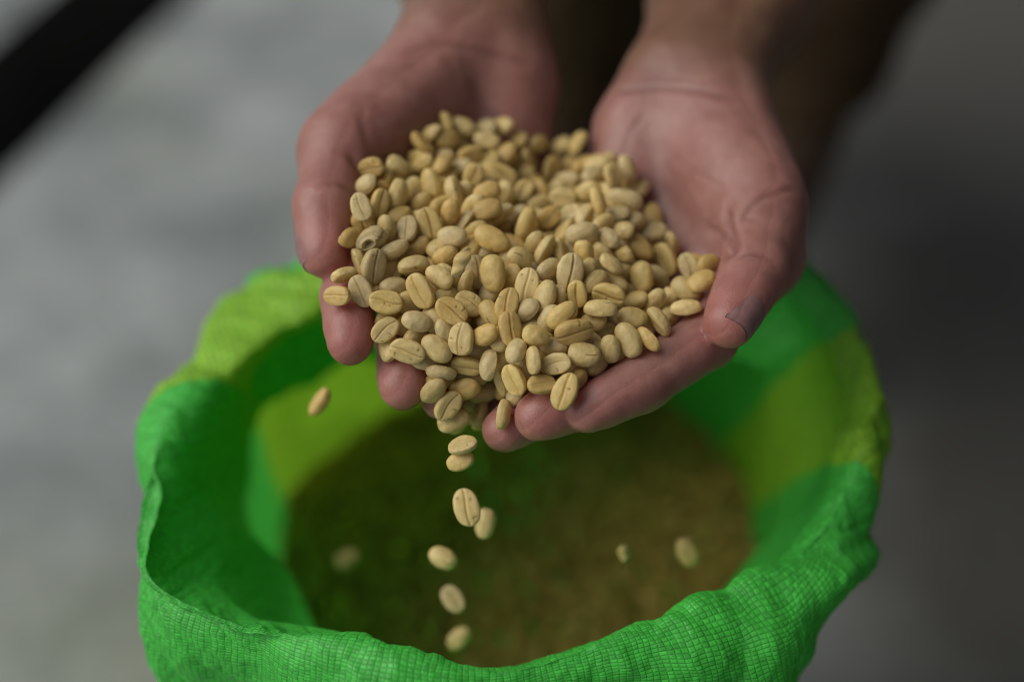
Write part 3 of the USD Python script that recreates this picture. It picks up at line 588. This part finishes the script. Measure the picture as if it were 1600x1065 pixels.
("b", 2826, 44084, 57275, 734, 344, -136, -570, 95), ("f", -386, 41697, 55976, 656, 306, 290, -627, 93), ("b", -1578, 41364, 54907, -672, -112, -254, 686, 104), ("b", 2039, 40557, 56080, 702, 217, -220, -642, 94),
("b", -3205, 42282, 56430, 730, 279, -251, -571, 97), ("b", -2876, 41791, 55822, 946, 257, -181, -80, 98), ("f", -4285, 47688, 57986, 698, 89, 222, -675, 100), ("f", -4739, 46736, 58162, 972, 104, -52, -205, 100),
("f", -4512, 45889, 57689, 109, 957, 104, 248, 100), ("f", -4567, 45010, 57330, 88, 938, 113, -317, 100), ("f", -4425, 43635, 56933, 52, 858, -71, -506, 100), ("f", -4202, 43054, 56662, -560, -307, 283, 715, 100),
("f", -3871, 49594, 57821, -10, 772, 578, -265, 100), ("f", -3950, 48247, 57960, 447, 751, 37, -484, 100), ("f", -3942, 46650, 57693, 66, 864, -249, -433, 100), ("f", -3717, 45737, 57535, 795, 102, 144, -580, 100),
("f", -3732, 45052, 57333, 403, 588, 675, 191, 100), ("f", -3495, 43867, 56886, 855, 458, 112, -215, 100), ("f", -3576, 42942, 56377, 845, 530, -31, -72, 100), ("f", -2629, 51159, 57855, 709, 584, -169, -359, 100),
("f", -2778, 49498, 57680, 514, 729, 237, -385, 100), ("f", -2870, 47923, 57660, 699, 681, 218, -24, 100), ("f", -2900, 46004, 57602, 687, 639, 257, -233, 100), ("f", -2638, 44951, 57302, 977, 193, 87, -4, 100),
("f", -2640, 43973, 57124, -657, 211, -209, 693, 100), ("f", -2462, 43140, 56590, 369, 897, 238, 42, 100), ("f", -2460, 42435, 56142, 493, 750, 430, 100, 100), ("f", -2356, 42344, 55403, 279, 524, 801, 82, 100),
("f", -2046, 51603, 57623, 398, 814, 422, -26, 100), ("f", -1900, 50100, 57566, 338, 909, 134, -205, 100), ("b", -1655, 48175, 57861, 719, 300, 548, -304, 100), ("f", -2037, 46741, 57769, 811, 158, -223, -518, 100),
("f", -2047, 45889, 57599, 358, 873, 331, -12, 100), ("f", -1624, 44879, 57248, -574, -322, -98, 747, 100), ("f", -1686, 43601, 56731, 61, 996, 64, 4, 100), ("f", -1837, 42840, 56737, 902, 231, -324, -167, 100),
("f", -1677, 42428, 56201, 332, 924, 13, 190, 100), ("f", -1600, 42182, 52912, 945, 306, -37, -112, 100), ("f", -1109, 52146, 57333, 84, 906, 407, 72, 100), ("f", -716, 49665, 57351, 49, 534, 634, -557, 100),
("f", -860, 48686, 57799, 641, 286, -494, -513, 100), ("f", -990, 46722, 57635, 529, 506, 636, -245, 100), ("f", -945, 45734, 57434, -504, -474, -117, 712, 100), ("f", -706, 44721, 57045, 577, 409, 612, -354, 100),
("b", -713, 43975, 56988, 855, 429, 290, 30, 100), ("f", -711, 42987, 56702, 932, 212, 222, -191, 100), ("f", -1020, 42359, 55033, 565, 396, 606, -395, 100), ("f", -1267, 42334, 53472, 954, 228, 146, -128, 100),
("f", -195, 51039, 57093, 872, 371, 293, -128, 100), ("f", -124, 49305, 57188, 701, 650, -144, -256, 100), ("b", 199, 47576, 57291, 866, 47, 467, -171, 100), ("b", 48, 46043, 57276, 332, 739, 580, 86, 100),
("f", 349, 44850, 57043, 484, 671, 418, 376, 100), ("f", 239, 43929, 56776, 578, 750, 196, 254, 100), ("f", -13, 43035, 56876, 554, 675, -27, -486, 100), ("f", 204, 42043, 56329, 677, 533, 496, 106, 100),
("f", 137, 41415, 55700, 672, 405, 52, -618, 100), ("s", 182, 41123, 54893, 766, 450, 337, 312, 100), ("f", 959, 50225, 56596, 336, 851, -68, -398, 100), ("f", 961, 47572, 57245, 888, -88, 35, -450, 100),
("f", 908, 46175, 57213, -236, 814, 529, 45, 100), ("f", 988, 44914, 57089, 936, -289, 155, -129, 100), ("f", 1003, 44083, 57055, 943, 71, 256, -201, 100), ("f", 907, 42025, 56454, -590, -179, -228, 754, 100),
("f", 937, 41346, 56152, 601, 590, -487, -230, 100), ("b", 2118, 51900, 56181, 656, 430, 277, -555, 100), ("f", 2150, 49780, 56677, 473, 643, 575, 182, 100), ("f", 1941, 47112, 57076, 133, 872, 459, -110, 100),
("f", 2042, 45845, 57150, 205, 908, 364, 44, 100), ("f", 2061, 44888, 57138, 284, 684, 355, -571, 100), ("f", 1902, 43580, 56983, 992, 3, 113, 53, 100), ("f", 1815, 42763, 56795, -417, -594, 146, 672, 100),
("f", 1856, 42057, 56370, 440, 571, 523, -454, 100), ("f", 1832, 41562, 55996, 734, 233, 0, -638, 100), ("f", 3482, 51103, 56955, 838, 413, 354, -43, 100), ("f", 3373, 48998, 57362, 155, 599, 548, 563, 100),
("f", 2949, 46179, 57212, 907, 47, 3, -419, 100), ("f", 2883, 45098, 57007, 222, 900, 318, -200, 100), ("f", 2928, 43986, 56649, 259, 961, 66, -74, 100), ("f", 2749, 43150, 56624, 652, 378, 368, -545, 100),
("f", 2419, 42471, 55997, 779, 479, -79, -398, 100), ("f", 4092, 50543, 56965, 841, 103, 110, -520, 100), ("f", 4084, 49703, 56783, 494, 563, 647, 142, 100), ("f", 4124, 48243, 56731, 432, 871, 92, -214, 100),
("f", 3597, 46328, 56844, -575, -295, -195, 738, 100), ("f", 3814, 45839, 56584, 549, 591, 289, -516, 100), ("f", 3750, 44615, 56362, -65, 843, 517, -134, 100), ("f", 3640, 43431, 56262, 529, 817, 158, -166, 100),
("f", 3780, 42594, 56001, 788, 255, 434, -354, 100), ("f", 5014, 47740, 55893, 397, 855, 83, -323, 100), ("f", 4977, 46590, 55902, 674, 644, 118, -341, 100), ("f", 4711, 45340, 55893, 435, 277, 840, 170, 100),
("f", 4514, 43729, 55920, 484, 790, -241, -288, 100), ("f", 4438, 42834, 56186, 703, 535, -207, -420, 100), ("b", 5274, 43654, 56063, -313, 714, 582, -233, 100), ("f", 6494, 46171, 56225, 312, 887, 285, -183, 100),
("f", 6004, 44752, 56059, 804, 512, 17, -301, 100), ("f", -5014, 46685, 57682, 620, 732, -141, -247, 100), ("f", -4037, 45159, 56748, 231, 943, 227, -79, 100), ("f", -3369, 50108, 57335, 894, 390, -4, -221, 100),
("f", -3251, 48743, 57415, 747, 233, 185, -595, 100), ("f", -3271, 45388, 56854, 659, 613, -26, -434, 100), ("f", -2105, 48522, 57427, 136, 895, 289, -311, 100), ("f", -2159, 47700, 57391, 930, 93, 54, -353, 100),
("f", -2218, 45111, 56835, 645, 668, 241, -282, 100), ("f", -1150, 50706, 57187, 649, 499, 481, -313, 100), ("f", -1331, 48575, 57455, -18, 949, 51, -311, 100), ("f", -1367, 44500, 56607, 619, 618, 23, -485, 100),
("f", -1198, 43387, 56259, 233, 960, 158, 6, 100), ("f", -1392, 42929, 55701, 594, 510, 528, -330, 100), ("f", -1199, 42746, 52328, 515, 773, 253, -271, 100), ("f", -359, 49177, 56766, 96, 966, 72, -231, 100),
("f", -499, 47375, 57118, 288, 895, 311, 137, 100), ("f", -239, 46534, 56902, 349, 903, 236, -86, 100), ("f", -184, 42035, 54357, 805, 458, 257, 274, 100), ("f", 606, 50127, 56257, 596, 689, -163, -379, 100),
("f", 660, 47131, 56789, 989, -76, -99, 78, 100), ("f", 675, 43561, 56443, 761, 444, -70, -467, 100), ("f", 759, 41460, 55123, -175, -633, -353, 667, 100), ("f", 1455, 47970, 56765, 662, 385, -30, -642, 100),
("f", 1614, 45457, 56536, -516, -227, -203, 800, 100), ("f", 1533, 44186, 56594, 862, 263, 351, -254, 100), ("f", 1365, 42423, 56032, 885, 285, 369, 16, 100), ("f", 1545, 41890, 55551, 923, 156, 78, -342, 100),
("f", 2722, 50907, 56284, -71, -391, 271, 877, 100), ("f", 2681, 49259, 56802, 38, 892, 441, -94, 100), ("f", 2301, 48272, 56817, 877, 157, 333, -310, 100), ("f", 2100, 43426, 56379, 642, 638, -270, -328, 100),
("f", 3550, 48724, 56814, 817, 471, 177, 281, 100), ("f", 3146, 48130, 56937, 718, 549, 406, -136, 100), ("f", 3456, 43983, 55834, 661, 697, 275, 36, 100), ("f", 4566, 48062, 55759, 559, 642, 31, -524, 100),
("f", 4240, 46575, 55956, 919, -9, 279, -277, 100), ("f", 4175, 42941, 55639, 990, 73, -47, -108, 100), ("f", 5069, 47071, 55455, 779, 334, 308, -432, 100), ("f", -1896, 42481, 52344, 737, 394, 277, -473, 100),
("f", 2202, 53535, 55274, 860, 432, 183, -198, 100), ("f", 1250, 45694, 57193, 517, 729, 318, -316, 100), ("f", 1263, 46606, 56798, 754, 541, 299, -223, 100)]
#BEANS-DATA-END
FACE = {'g': 'groove up', 'b': 'rounded back up', 's': 'on its side', 'f': 'half buried'}
HUE = ('pale', 'straw', 'amber', 'greyish')
def seen(p):
    d = (p - EYE) @ FWD; return (p - EYE) @ RIGHT / d / K + 800, 532.5 - (p - EYE) @ UP / d / K
def spot(p):
    """where in the heap, in words"""
    x, y = seen(p)
    if y < 255: return 'at the back against the ' + ('left palm' if x < 820 else 'right palm')
    if x < 600: return 'at the left edge ' + ('beside the thumb' if y < 400 else 'above the fingertips')
    if x > 1000: return 'at the right edge ' + ('beside the palm' if y < 400 else 'near the thumb tip')
    if y > 570: return 'at the front edge over the ' + ('left fingertips' if x < 760 else 'right fingertips')
    if y > 490: return 'low on the heap, ' + ('left of centre' if x < 800 else 'right of centre')
    if y < 340: return 'high on the heap ' + ('toward the left palm' if x < 760 else 'between the palms' if x < 900 else 'toward the right palm')
    return 'midway down the heap ' + ('toward the left thumb' if x < 700 else 'at its centre' if x < 880 else 'toward the right thumb')
def wording(t, k, p, ax):
    a = math.degrees(math.atan2(ax @ UP, ax @ RIGHT)) % 180
    lie = 'seen end on' if abs(ax @ FWD) > .8 else 'lying level' if a < 22 or a > 158 else 'upright' if 68 < a < 112 else 'leaning right' if a < 90 else 'leaning left'
    return f"{HUE[k % 4 if k % 7 else 0]} bean {lie}, {FACE[t]}, {spot(p)}"
ONE_BY_ONE = {
    'd': 'insect damaged bean with a dark rimmed hole, beside the left thumb',
    'A': 'leftmost bean of the heap, rounded, resting on the left index fingertip',
    'B': 'small bean on its side above the leftmost bean, under the left thumb tip',
    'C': 'upright grooved bean at the very centre of the heap',
    'D': 'large upright bean with a straight groove, just right of the heap centre',
    'E': 'bean leaning upright between the two fingertips at the lower right',
    'F': 'oval bean at the lowest edge of the heap, groove up, above a rounded one',
    'G': 'rounded bean hanging lowest over the fingertips, under the oval grooved one',
    'H': 'curved bean at the lower edge of the heap, left of a narrow one',
    'I': 'narrow bean at the lower edge, just above the small middle fingertip',
    'J': 'round bean touching the palm just above the right thumb tip',
    'K': 'long bean on its side lying under the right thumb tip',
    'L': 'topmost bean of the heap, on its side against the left palm',
    'M': 'bean standing on end against the heel of the right palm, high at the back'}
KINDS = [int(k) for k in rng.integers(0, NVAR, len(BEANS))]
def quat_rows(qx, qy, qz, qw):
    q_ = np.array([qx, qy, qz, qw], float); x_, y_, z_, w_ = q_ / np.linalg.norm(q_)
    return np.array([[1 - 2 * (y_ * y_ + z_ * z_), 2 * (x_ * y_ - z_ * w_), 2 * (x_ * z_ + y_ * w_)], [2 * (x_ * y_ + z_ * w_), 1 - 2 * (x_ * x_ + z_ * z_), 2 * (y_ * z_ - x_ * w_)],
                     [2 * (x_ * z_ - y_ * w_), 2 * (y_ * z_ + x_ * w_), 1 - 2 * (x_ * x_ + y_ * y_)]])
SHARED = {}
for b, k in zip(BEANS, KINDS):
    if b[0] in FACE:
        words = wording(b[0], k, np.array(b[1:4]) / 1e5, quat_rows(*b[4:8])[:, 0]); SHARED.setdefault(words, []).append(seen(np.array(b[1:4]) / 1e5)[1])
for bi, (t, x, y, z, qx, qy, qz, qw, sc) in enumerate(BEANS):
    R = quat_rows(qx, qy, qz, qw)
    kind = KINDS[bi]
    pos = np.array([x, y, z]) / 1e5
    if t == 'd': kind = 'bored'
    if t in FACE:
        words = wording(t, kind, pos, R[:, 0])
        ys = sorted(SHARED[words]); n_ = ys.index(seen(pos)[1]); alike = 2 <= len(ys) <= 6 and len(words.split()) < 16
        nth = '' if len(ys) == 1 or not alike else (('upper', 'lower'), ('topmost', 'middle', 'lowest'), ('topmost', 'upper', 'lower', 'lowest'), ('topmost', 'second', 'third', 'fourth', 'lowest'), ('topmost', 'second', 'third', 'fourth', 'fifth', 'lowest'))[len(ys) - 2][n_] + ' '
        place_bean(kind, pos, R, sc / 100, nth + words, words if len(ys) > 1 else None)
    else: place_bean(kind, pos, R, sc / 100, ONE_BY_ONE[t])
def turned(px, py, d, ang, face, tilt=0.0):
    v = EYE - at(px, py, d); v /= np.linalg.norm(v); a = math.radians(ang)
    u = math.cos(a) * RIGHT + math.sin(a) * UP; u -= (u @ v) * v; u /= np.linalg.norm(u); w_ = np.cross(v, u)
    X = u * math.cos(tilt) + v * math.sin(tilt); V_ = np.cross(X, w_)
    Z = {'g': V_, 'b': -V_, 's': w_ * .95 + V_ * .3, 'n': w_ * .7 + V_ * .7}[face]
    return Rcols(X, Z)
for px, py, d, ang, face, sc, tilt, kind, label in (
    (722, 694, .562, 12, 'n', .92, .3, 4, 'falling coffee bean just under the fingertips, its groove facing down'),
    (720, 720, .566, 18, 'b', .86, .4, 1, 'falling coffee bean tucked right below the first one under the fingertips'),
    (729, 792, .578, 108, 'g', 1.18, .0, 8, 'long cracked coffee bean falling above the middle of the sack'),
    (758, 817, .598, 82, 'b', .98, .2, 0, 'blurred falling coffee bean right behind the long cracked one'),
    (692, 871, .602, -28, 'b', .98, .1, 7, 'pale smooth falling coffee bean, leftmost of the falling column'),
    (708, 935, .618, -52, 'g', 1.06, .1, 11, 'darker falling coffee bean, second from the bottom of the falling column'),
    (717, 997, .632, 42, 'b', .96, .3, 7, 'lowest falling coffee bean, just above the front rim of the sack'),
    (498, 627, .605, 55, 's', 1.05, .0, 2, 'lone falling coffee bean seen edge on at the left, below the left fingertips'),
    (1075, 862, .632, 115, 'b', 1.05, .1, 9, 'lone blurred coffee bean falling at the right of the sack mouth'),
    (541, 873, .690, 30, 'b', 1.0, .2, 5, 'faint blurred coffee bean deep in the sack at the left')):
    place_bean(kind, at(px, py, d), turned(px, py, d, ang, face, tilt), sc, label)
def flake(px, py, d, ang, ln, wd, curl, tip, label):
    t, u_ = np.meshgrid(np.linspace(-1, 1, 25), np.linspace(-1, 1, 13), indexing='ij')
    half = wd * np.sqrt(np.maximum(1 - np.abs(t) ** tip, 0.0)) * (1 + .12 * np.sin(5 * t + u_))
    Pf = np.stack([t * ln, u_ * half, -curl * (u_ * half) ** 2 / wd - .25 * curl * (t * ln) ** 2 / ln + .0004 * np.sin(7 * t + 2 * u_)], -1).reshape(-1, 3)
    fq = np.array([[i * 13 + j, (i + 1) * 13 + j, (i + 1) * 13 + j + 1, i * 13 + j + 1] for i in range(24) for j in range(12)])
    n0 = len(Pf); low = Pf - [0, 0, .00018]
    rim = [j for j in range(13)] + [i * 13 + 12 for i in range(1, 25)] + [24 * 13 + j for j in range(11, -1, -1)] + [i * 13 for i in range(23, 0, -1)]
    e = np.array([[a, rim[(i + 1) % len(rim)], rim[(i + 1) % len(rim)] + n0, a + n0] for i, a in enumerate(rim)])
    m = obj('parchment_flake', (np.vstack([Pf, low]), np.vstack([fq, fq[:, ::-1] + n0, e])), M_bean[1], tone=np.full((2 * n0, 3), 1.05))
    xf(m, at(px, py, d), turned(px, py, d, ang, 'g', .15)); tag(m, label, 'skin flake')
flake(720, 410, .5535, 62, .0056, .0024, .5, 1.6, 'loose leaf shaped flake of dry bean skin lying on the heap')
flake(975, 864, .615, 100, .0032, .0022, 1.4, 2.2, 'tiny pale curled flake of bean skin falling above the sacked beans')

# beans in the sack: nobody could count them
bn = 0.0068
poly = shapely.Polygon(B[:, :2]).buffer(.004)
bx = poly.bounds; P = []
r2 = np.random.default_rng(5)
for lay in range(2):
    gx, gy = np.meshgrid(np.arange(bx[0], bx[2], bn), np.arange(bx[1], bx[3], bn))
    xy = np.column_stack([gx.ravel(), gy.ravel()]) + r2.uniform(-.0028, .0028, (gx.size, 2))
    xy = xy[shapely.contains_xy(poly, xy[:, 0], xy[:, 1])]
    z = ZB - .004 * lay + .028 * (meshkit.fbm(np.column_stack([xy * 16, np.zeros(len(xy))]), 3, 2) - .5) + r2.uniform(-.0025, .0025, len(xy))
    P.append(np.column_stack([xy, z]))
P = np.vstack(P)
pi = UsdGeom.PointInstancer.Define(stage, '/World/sacked_beans')
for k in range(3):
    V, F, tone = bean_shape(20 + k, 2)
    tone = tone * [.74, .68, .50]                                  # same beans as in the hands, colour darkened for shade inside the sack
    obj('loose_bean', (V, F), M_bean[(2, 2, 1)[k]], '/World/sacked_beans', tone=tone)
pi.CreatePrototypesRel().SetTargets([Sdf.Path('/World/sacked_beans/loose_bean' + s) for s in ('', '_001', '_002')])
pi.CreateProtoIndicesAttr(Vt.IntArray.FromNumpy(r2.integers(0, 3, len(P)).astype(np.int32)))
pi.CreatePositionsAttr(Vt.Vec3fArray.FromNumpy(P.astype(np.float32)))
qs = r2.normal(size=(len(P), 4)); qs /= np.linalg.norm(qs, axis=1, keepdims=True)
pi.CreateOrientationsAttr(Vt.QuathArray([Gf.Quath(*map(float, x)) for x in qs]))
tag(pi, 'mass of coffee beans filling the green sack, seen past the hands', 'coffee beans', kind='stuff')
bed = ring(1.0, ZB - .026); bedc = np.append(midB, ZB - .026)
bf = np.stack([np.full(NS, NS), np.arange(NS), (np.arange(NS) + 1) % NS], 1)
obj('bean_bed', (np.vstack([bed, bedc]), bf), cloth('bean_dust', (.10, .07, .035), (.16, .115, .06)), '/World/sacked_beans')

# ------------------------------------------------------------------ the person
def nearest_on(field, px, py, d0=.50, d1=.78):
    ds = np.arange(d0, d1, .0006); Pp = np.array([at(px, py, d) for d in ds]); v = field.sample(Pp)
    k = np.argmax(v < 0); return Pp[k] if v[k] < 0 else None
def polyline(field, pts, n=14):
    pts = np.array(pts, float); t = np.linspace(0, len(pts) - 1, n * (len(pts) - 1) + 1)
    cs = CubicSpline(np.arange(len(pts)), pts) if len(pts) > 2 else (lambda t: pts[0] + (pts[1] - pts[0]) * t[:, None])
    out = [nearest_on(field, *p) for p in cs(t)]
    return np.array([p for p in out if p is not None])
CREASES_R = [([(1245, 300), (1215, 300), (1180, 318), (1160, 350)], .0013, .0011), ([(1140, 322), (1142, 355), (1150, 385), (1128, 402)], .0028, .0018), ([(1100, 352), (1128, 365), (1148, 382)], .0016, .0016),
             ([(1148, 412), (1172, 398), (1198, 404), (1212, 420)], .0011, .0009), ([(1150, 352), (1168, 342), (1190, 350)], .0008, .0010),
             ([(960, 146), (1020, 138), (1090, 142), (1150, 158)], .0012, .0014), ([(985, 128), (1040, 124), (1100, 130)], .0007, .0012),
             ([(1000, 575), (1008, 590), (1012, 606)], .0006, .0007), ([(1012, 570), (1022, 588), (1026, 604)], .0005, .0006), ([(1055, 530), (1063, 548), (1066, 566)], .0006, .0007),
             ([(1010, 175), (985, 210), (975, 250)], .0006, .0012), ([(1120, 150), (1165, 190), (1200, 240)], .0004, .0010), ([(1050, 240), (1090, 270), (1130, 290)], .0004, .0009), ([(1040, 262), (1075, 300), (1090, 330)], .0004, .0009)]
CREASES_L = [([(560, 165), (566, 200), (578, 235)], .0010, .0016), ([(500, 292), (522, 288), (545, 298), (556, 310)], .0013, .0011), ([(535, 240), (550, 250), (562, 275)], .0022, .0018),
             ([(640, 82), (700, 70), (760, 84), (830, 100)], .0010, .0016), ([(735, 110), (745, 150), (760, 190)], .0016, .0030), ([(700, 95), (716, 130)], .0006, .0016)]
def hand_mesh(field, creases, ends, H, k):
    v, f = surface_nets(field.v, field.lo, field.h)
    v = relax(v, f, 6); n = np.array(trimesh.Trimesh(v, f, process=False).vertex_normals)
    t_dark = np.zeros(len(v))
    for pts, dep, wd in creases:
        line = polyline(field, pts)
        if len(line) < 2: continue
        d, _ = cKDTree(line).query(v)
        e0 = cKDTree(line[[0, -1]]).query(v)[0]
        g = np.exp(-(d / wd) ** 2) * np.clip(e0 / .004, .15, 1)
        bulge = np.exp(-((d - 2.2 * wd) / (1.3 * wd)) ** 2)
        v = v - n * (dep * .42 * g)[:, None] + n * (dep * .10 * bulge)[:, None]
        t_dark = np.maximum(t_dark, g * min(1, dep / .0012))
    nz = meshkit.fbm(v * 110, 3, 40 + k) - .5
    v = v + n * (nz * .0009)[:, None]
    # skin colour: pink palm and fingertips, browner towards the forearm and round the back of the hand
    wr = (at(*H['wrist_t'][:3]) + at(*H['wrist_l'][:3])) / 2; fo = (at(*H['fore_t'][:3]) + at(*H['fore_l'][:3])) / 2
    ax = (fo - wr) / np.linalg.norm(fo - wr); along = (v - wr) @ ax
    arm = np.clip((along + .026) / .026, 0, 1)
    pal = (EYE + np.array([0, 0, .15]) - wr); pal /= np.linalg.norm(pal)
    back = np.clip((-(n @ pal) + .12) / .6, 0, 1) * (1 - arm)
    palm_c, arm_c, back_c, tip_c = np.array([.310, .152, .122]), np.array([.185, .100, .060]), np.array([.160, .082, .056]), np.array([.360, .138, .116])
    tips = np.zeros(len(v))
    for a, b, ra, rb in ends.values():
        tips = np.maximum(tips, np.clip(1 - np.linalg.norm(v - b, axis=1) / .020, 0, 1))
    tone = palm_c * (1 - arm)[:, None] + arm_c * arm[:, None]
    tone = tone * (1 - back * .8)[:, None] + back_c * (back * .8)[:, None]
    tt_ = (tips * (1 - back) * .9)[:, None]; tone = tone * (1 - tt_) + tip_c * tt_
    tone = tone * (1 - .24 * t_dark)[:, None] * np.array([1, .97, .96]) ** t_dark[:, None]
    bl = meshkit.fbm(v * 60, 3, 60 + k)[:, None]
    tone = tone * (1 + np.array([.10, .22, .22]) * (bl - .5) * 2 * .80)
    return v, f, tone
hv_R, hf_R, ht_R = hand_mesh(fieldR, CREASES_R, endsR, HAND_R, 0)
hv_L, hf_L, ht_L = hand_mesh(fieldL, CREASES_L, endsL, HAND_L, 1)

# the rest of the figure squats behind the sack
elR, elL = at(*HAND_R['elbow'][:3]), at(*HAND_L['elbow'][:3])
foR = (at(*HAND_R['fore_t'][:3]) + at(*HAND_R['fore_l'][:3])) / 2; foL = (at(*HAND_L['fore_t'][:3]) + at(*HAND_L['fore_l'][:3])) / 2
V3 = lambda *a: np.array(a, float)
shR, shL = V3(.25, 1.06, .80), V3(-.10, 1.06, .80)
hipR, hipL = V3(.20, 1.26, .28), V3(.02, 1.26, .28)
knR, knL = V3(.235, .97, .54), V3(.035, .97, .54)
anR, anL = V3(.165, 1.00, .085), V3(.020, 1.00, .085)
head = V3(.08, 1.04, 1.06)
bh = .007
body = Field((-.30, .50, -.02), (.45, 1.48, 1.26), bh, far=.05)
legs, tors = [], []
for kn, an, hip, s in ((knR, anR, hipR, 1), (knL, anL, hipL, -1)):
    calf = kn + (an - kn) * .30 + V3(0, .018, 0)
    legs += [(hip, kn, .082, .058), (kn, calf, .052, .055), (calf, an, .053, .036)]
    body.cone(an, an + V3(0, .02, -.045), .036, .034, .02); body.cone(an + V3(0, .03, -.05), an + V3(.02 * s, -.13, -.06), .033, .024, .02); body.cone(an + V3(.02 * s, -.13, -.062), an + V3(.028 * s, -.17, -.064), .022, .018, .015)
for a, b, ra, rb in legs: body.cone(a, b, ra, rb, .03)
pel = (hipR + hipL) / 2; chest = (shR + shL) / 2
tors = [(hipR, hipL, .095, .095), (pel, chest + V3(0, .03, -.12), .115, .125), (chest + V3(-.07, .03, -.10), chest + V3(.07, .03, -.10), .105, .105), (shL, shR, .062, .062)]
for t_ in tors: body.cone(*t_, .05)
arms = [(shR, elR + V3(0, 0, 0), .056, .043), (shL, elL, .056, .043)]
for t_ in arms: body.cone(*t_, .03)
for el, fo, H in ((elR, foR, HAND_R), (elL, foL, HAND_L)):
    ft, fl_ = at(*H['fore_t'][:3]), at(*H['fore_l'][:3])
    body.cone(el, ft + (el - ft) * .12, .042, .0255, .02); body.cone(el, fl_ + (el - fl_) * .12, .042, .0255, .02)
nk = chest + V3(0, -.01, .03); body.cone(nk, head + V3(0, .02, -.08), .055, .052, .03)
body.cone(head + V3(0, .01, .03), head + V3(0, -.02, -.02), .088, .080, .03); body.cone(head + V3(0, -.055, -.06), head + V3(0, -.06, -.085), .05, .04, .03)
body.cone(head + V3(0, -.10, .0), head + V3(0, -.118, -.035), .010, .016, .015)
for s in (-1, 1): body.cone(head + V3(.082 * s, .01, .01), head + V3(.086 * s, .012, -.03), .014, .011, .012)
bv, bfc = surface_nets(body.v, body.lo, body.h)
bv = relax(bv, bfc, 8)
btone = np.tile([.11, .062, .04], (len(bv), 1)) * (1 + .25 * (meshkit.fbm(bv * 30, 3, 77)[:, None] - .5))
person = UsdGeom.Xform.Define(stage, '/World/person')
tag(person, 'person in rolled dark olive trousers holding heaped beans in two cupped bare hands', 'person')
allv = np.vstack([bv, hv_R, hv_L]); allf = np.vstack([bfc, hf_R + len(bv), hf_L + len(bv) + len(hv_R)])
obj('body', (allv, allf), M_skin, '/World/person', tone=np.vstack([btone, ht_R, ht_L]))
def garment(name, prims, m, k=.03, cut=None):
    f = Field(body.lo, body.lo + body.h * (body.n - 1), bh, far=.05)
    for a, b, ra, rb in prims: f.cone(a, b, ra + .012, rb + .012, k)
    if cut is not None:
        ax = [f.lo[i] + f.h * np.arange(f.n[i]) for i in range(3)]
        f.v = np.maximum(f.v, cut(*np.meshgrid(*ax, indexing='ij'))).astype(np.float32)
    v, fc = surface_nets(f.v, f.lo, f.h); mm_ = trimesh.Trimesh(relax(v, fc, 5), fc, process=False)
    v = np.array(mm_.vertices) + mm_.vertex_normals * (.012 * (meshkit.fbm(mm_.vertices * 14, 3, 5) - .5))[:, None]
    return obj(name, (v, fc), m, '/World/person')
garment('trousers', legs + [tors[0]] + [(pel, pel + V3(0, 0, .1), .12, .12)], M_trouser, cut=lambda x, y, z: np.maximum(.300 + .25 * (y - 1.0) - z, z - .46 - 1.2 * np.maximum(1.10 - y, -.2)))
garment('shirt', tors[1:] + [(shR, shR + (elR - shR) * .6, .062, .056), (shL, shL + (elL - shL) * .6, .062, .056)], M_shirt, cut=lambda x, y, z: z - .90 - np.hypot(x - .08, y - 1.05) * -.5)
hb = Field(head - .14, head + .16, .006, far=.05); hb.cone(head + V3(0, .025, .045), head + V3(0, .03, .0), .090, .085, .03)
hv_, hf_ = surface_nets(hb.v, hb.lo, hb.h); obj('hair', (hv_, hf_), M_hair, '/World/person')

def nail(field, a, b, rb, normal, label=None, wid=.0064, ln=.0058, back=.0015):
    ax = (b - a) / np.linalg.norm(b - a); nn = normal - (normal @ ax) * ax; nn /= np.linalg.norm(nn); side = np.cross(ax, nn)
    nu, nv = 25, 21; V = []
    for tv in np.linspace(-1, 1, nv):
        half = wid * (1 - .16 * max(0, tv) ** 3 - .42 * max(0, -tv) ** 3.0)
        for tu in np.linspace(-1, 1, nu):
            o = b - ax * back + ax * (tv * ln) + side * (tu * half)
            p = o + nn * .016
            for _ in range(14):
                p = p - nn * max(field.sample(p[None])[0], 0) * .9
            V.append(p + nn * (.00034 - .00050 * abs(tu) ** 4 - .0006 * max(0, -tv) ** 6 - .00025 * max(0, tv) ** 3))
    V = np.array(V); F = np.array([[j * nu + i, j * nu + i + 1, (j + 1) * nu + i + 1, (j + 1) * nu + i] for j in range(nv - 1) for i in range(nu - 1)])
    n0 = len(V); V = np.vstack([V, V - nn * .0006])
    edge = [i for i in range(nu)] + [j * nu + nu - 1 for j in range(1, nv)] + [(nv - 1) * nu + i for i in range(nu - 2, -1, -1)] + [j * nu for j in range(nv - 2, 0, -1)]
    E = [[x, edge[(i + 1) % len(edge)], edge[(i + 1) % len(edge)] + n0, x + n0] for i, x in enumerate(edge)]
    return obj('fingernail', (V, np.vstack([F, F[:, ::-1] + n0, np.array(E)])), M_nail, '/World/person')
toC = lambda p: (EYE - p) / np.linalg.norm(EYE - p)
for fld, ends, sgn in ((fieldR, endsR, 1), (fieldL, endsL, -1)):
    for n_, (a, b, ra, rb) in ends.items():
        if n_ == 'thumb': nrm_ = sgn * RIGHT * .86 - UP * (.50 if sgn > 0 else .05) + toC(b) * (1.25 if sgn > 0 else .0)
        else: nrm_ = -toC(b)
        big = 1.18 if n_ == 'thumb' else .8 if n_ == 'little' else 1.0
        nl = nail(fld, a, b, rb, nrm_, wid=.0060 * big * rb / .0085, ln=.0056 * big)
        if n_ == 'thumb': tag(nl, 'thumbnail with a dark edge' if sgn > 0 else None)
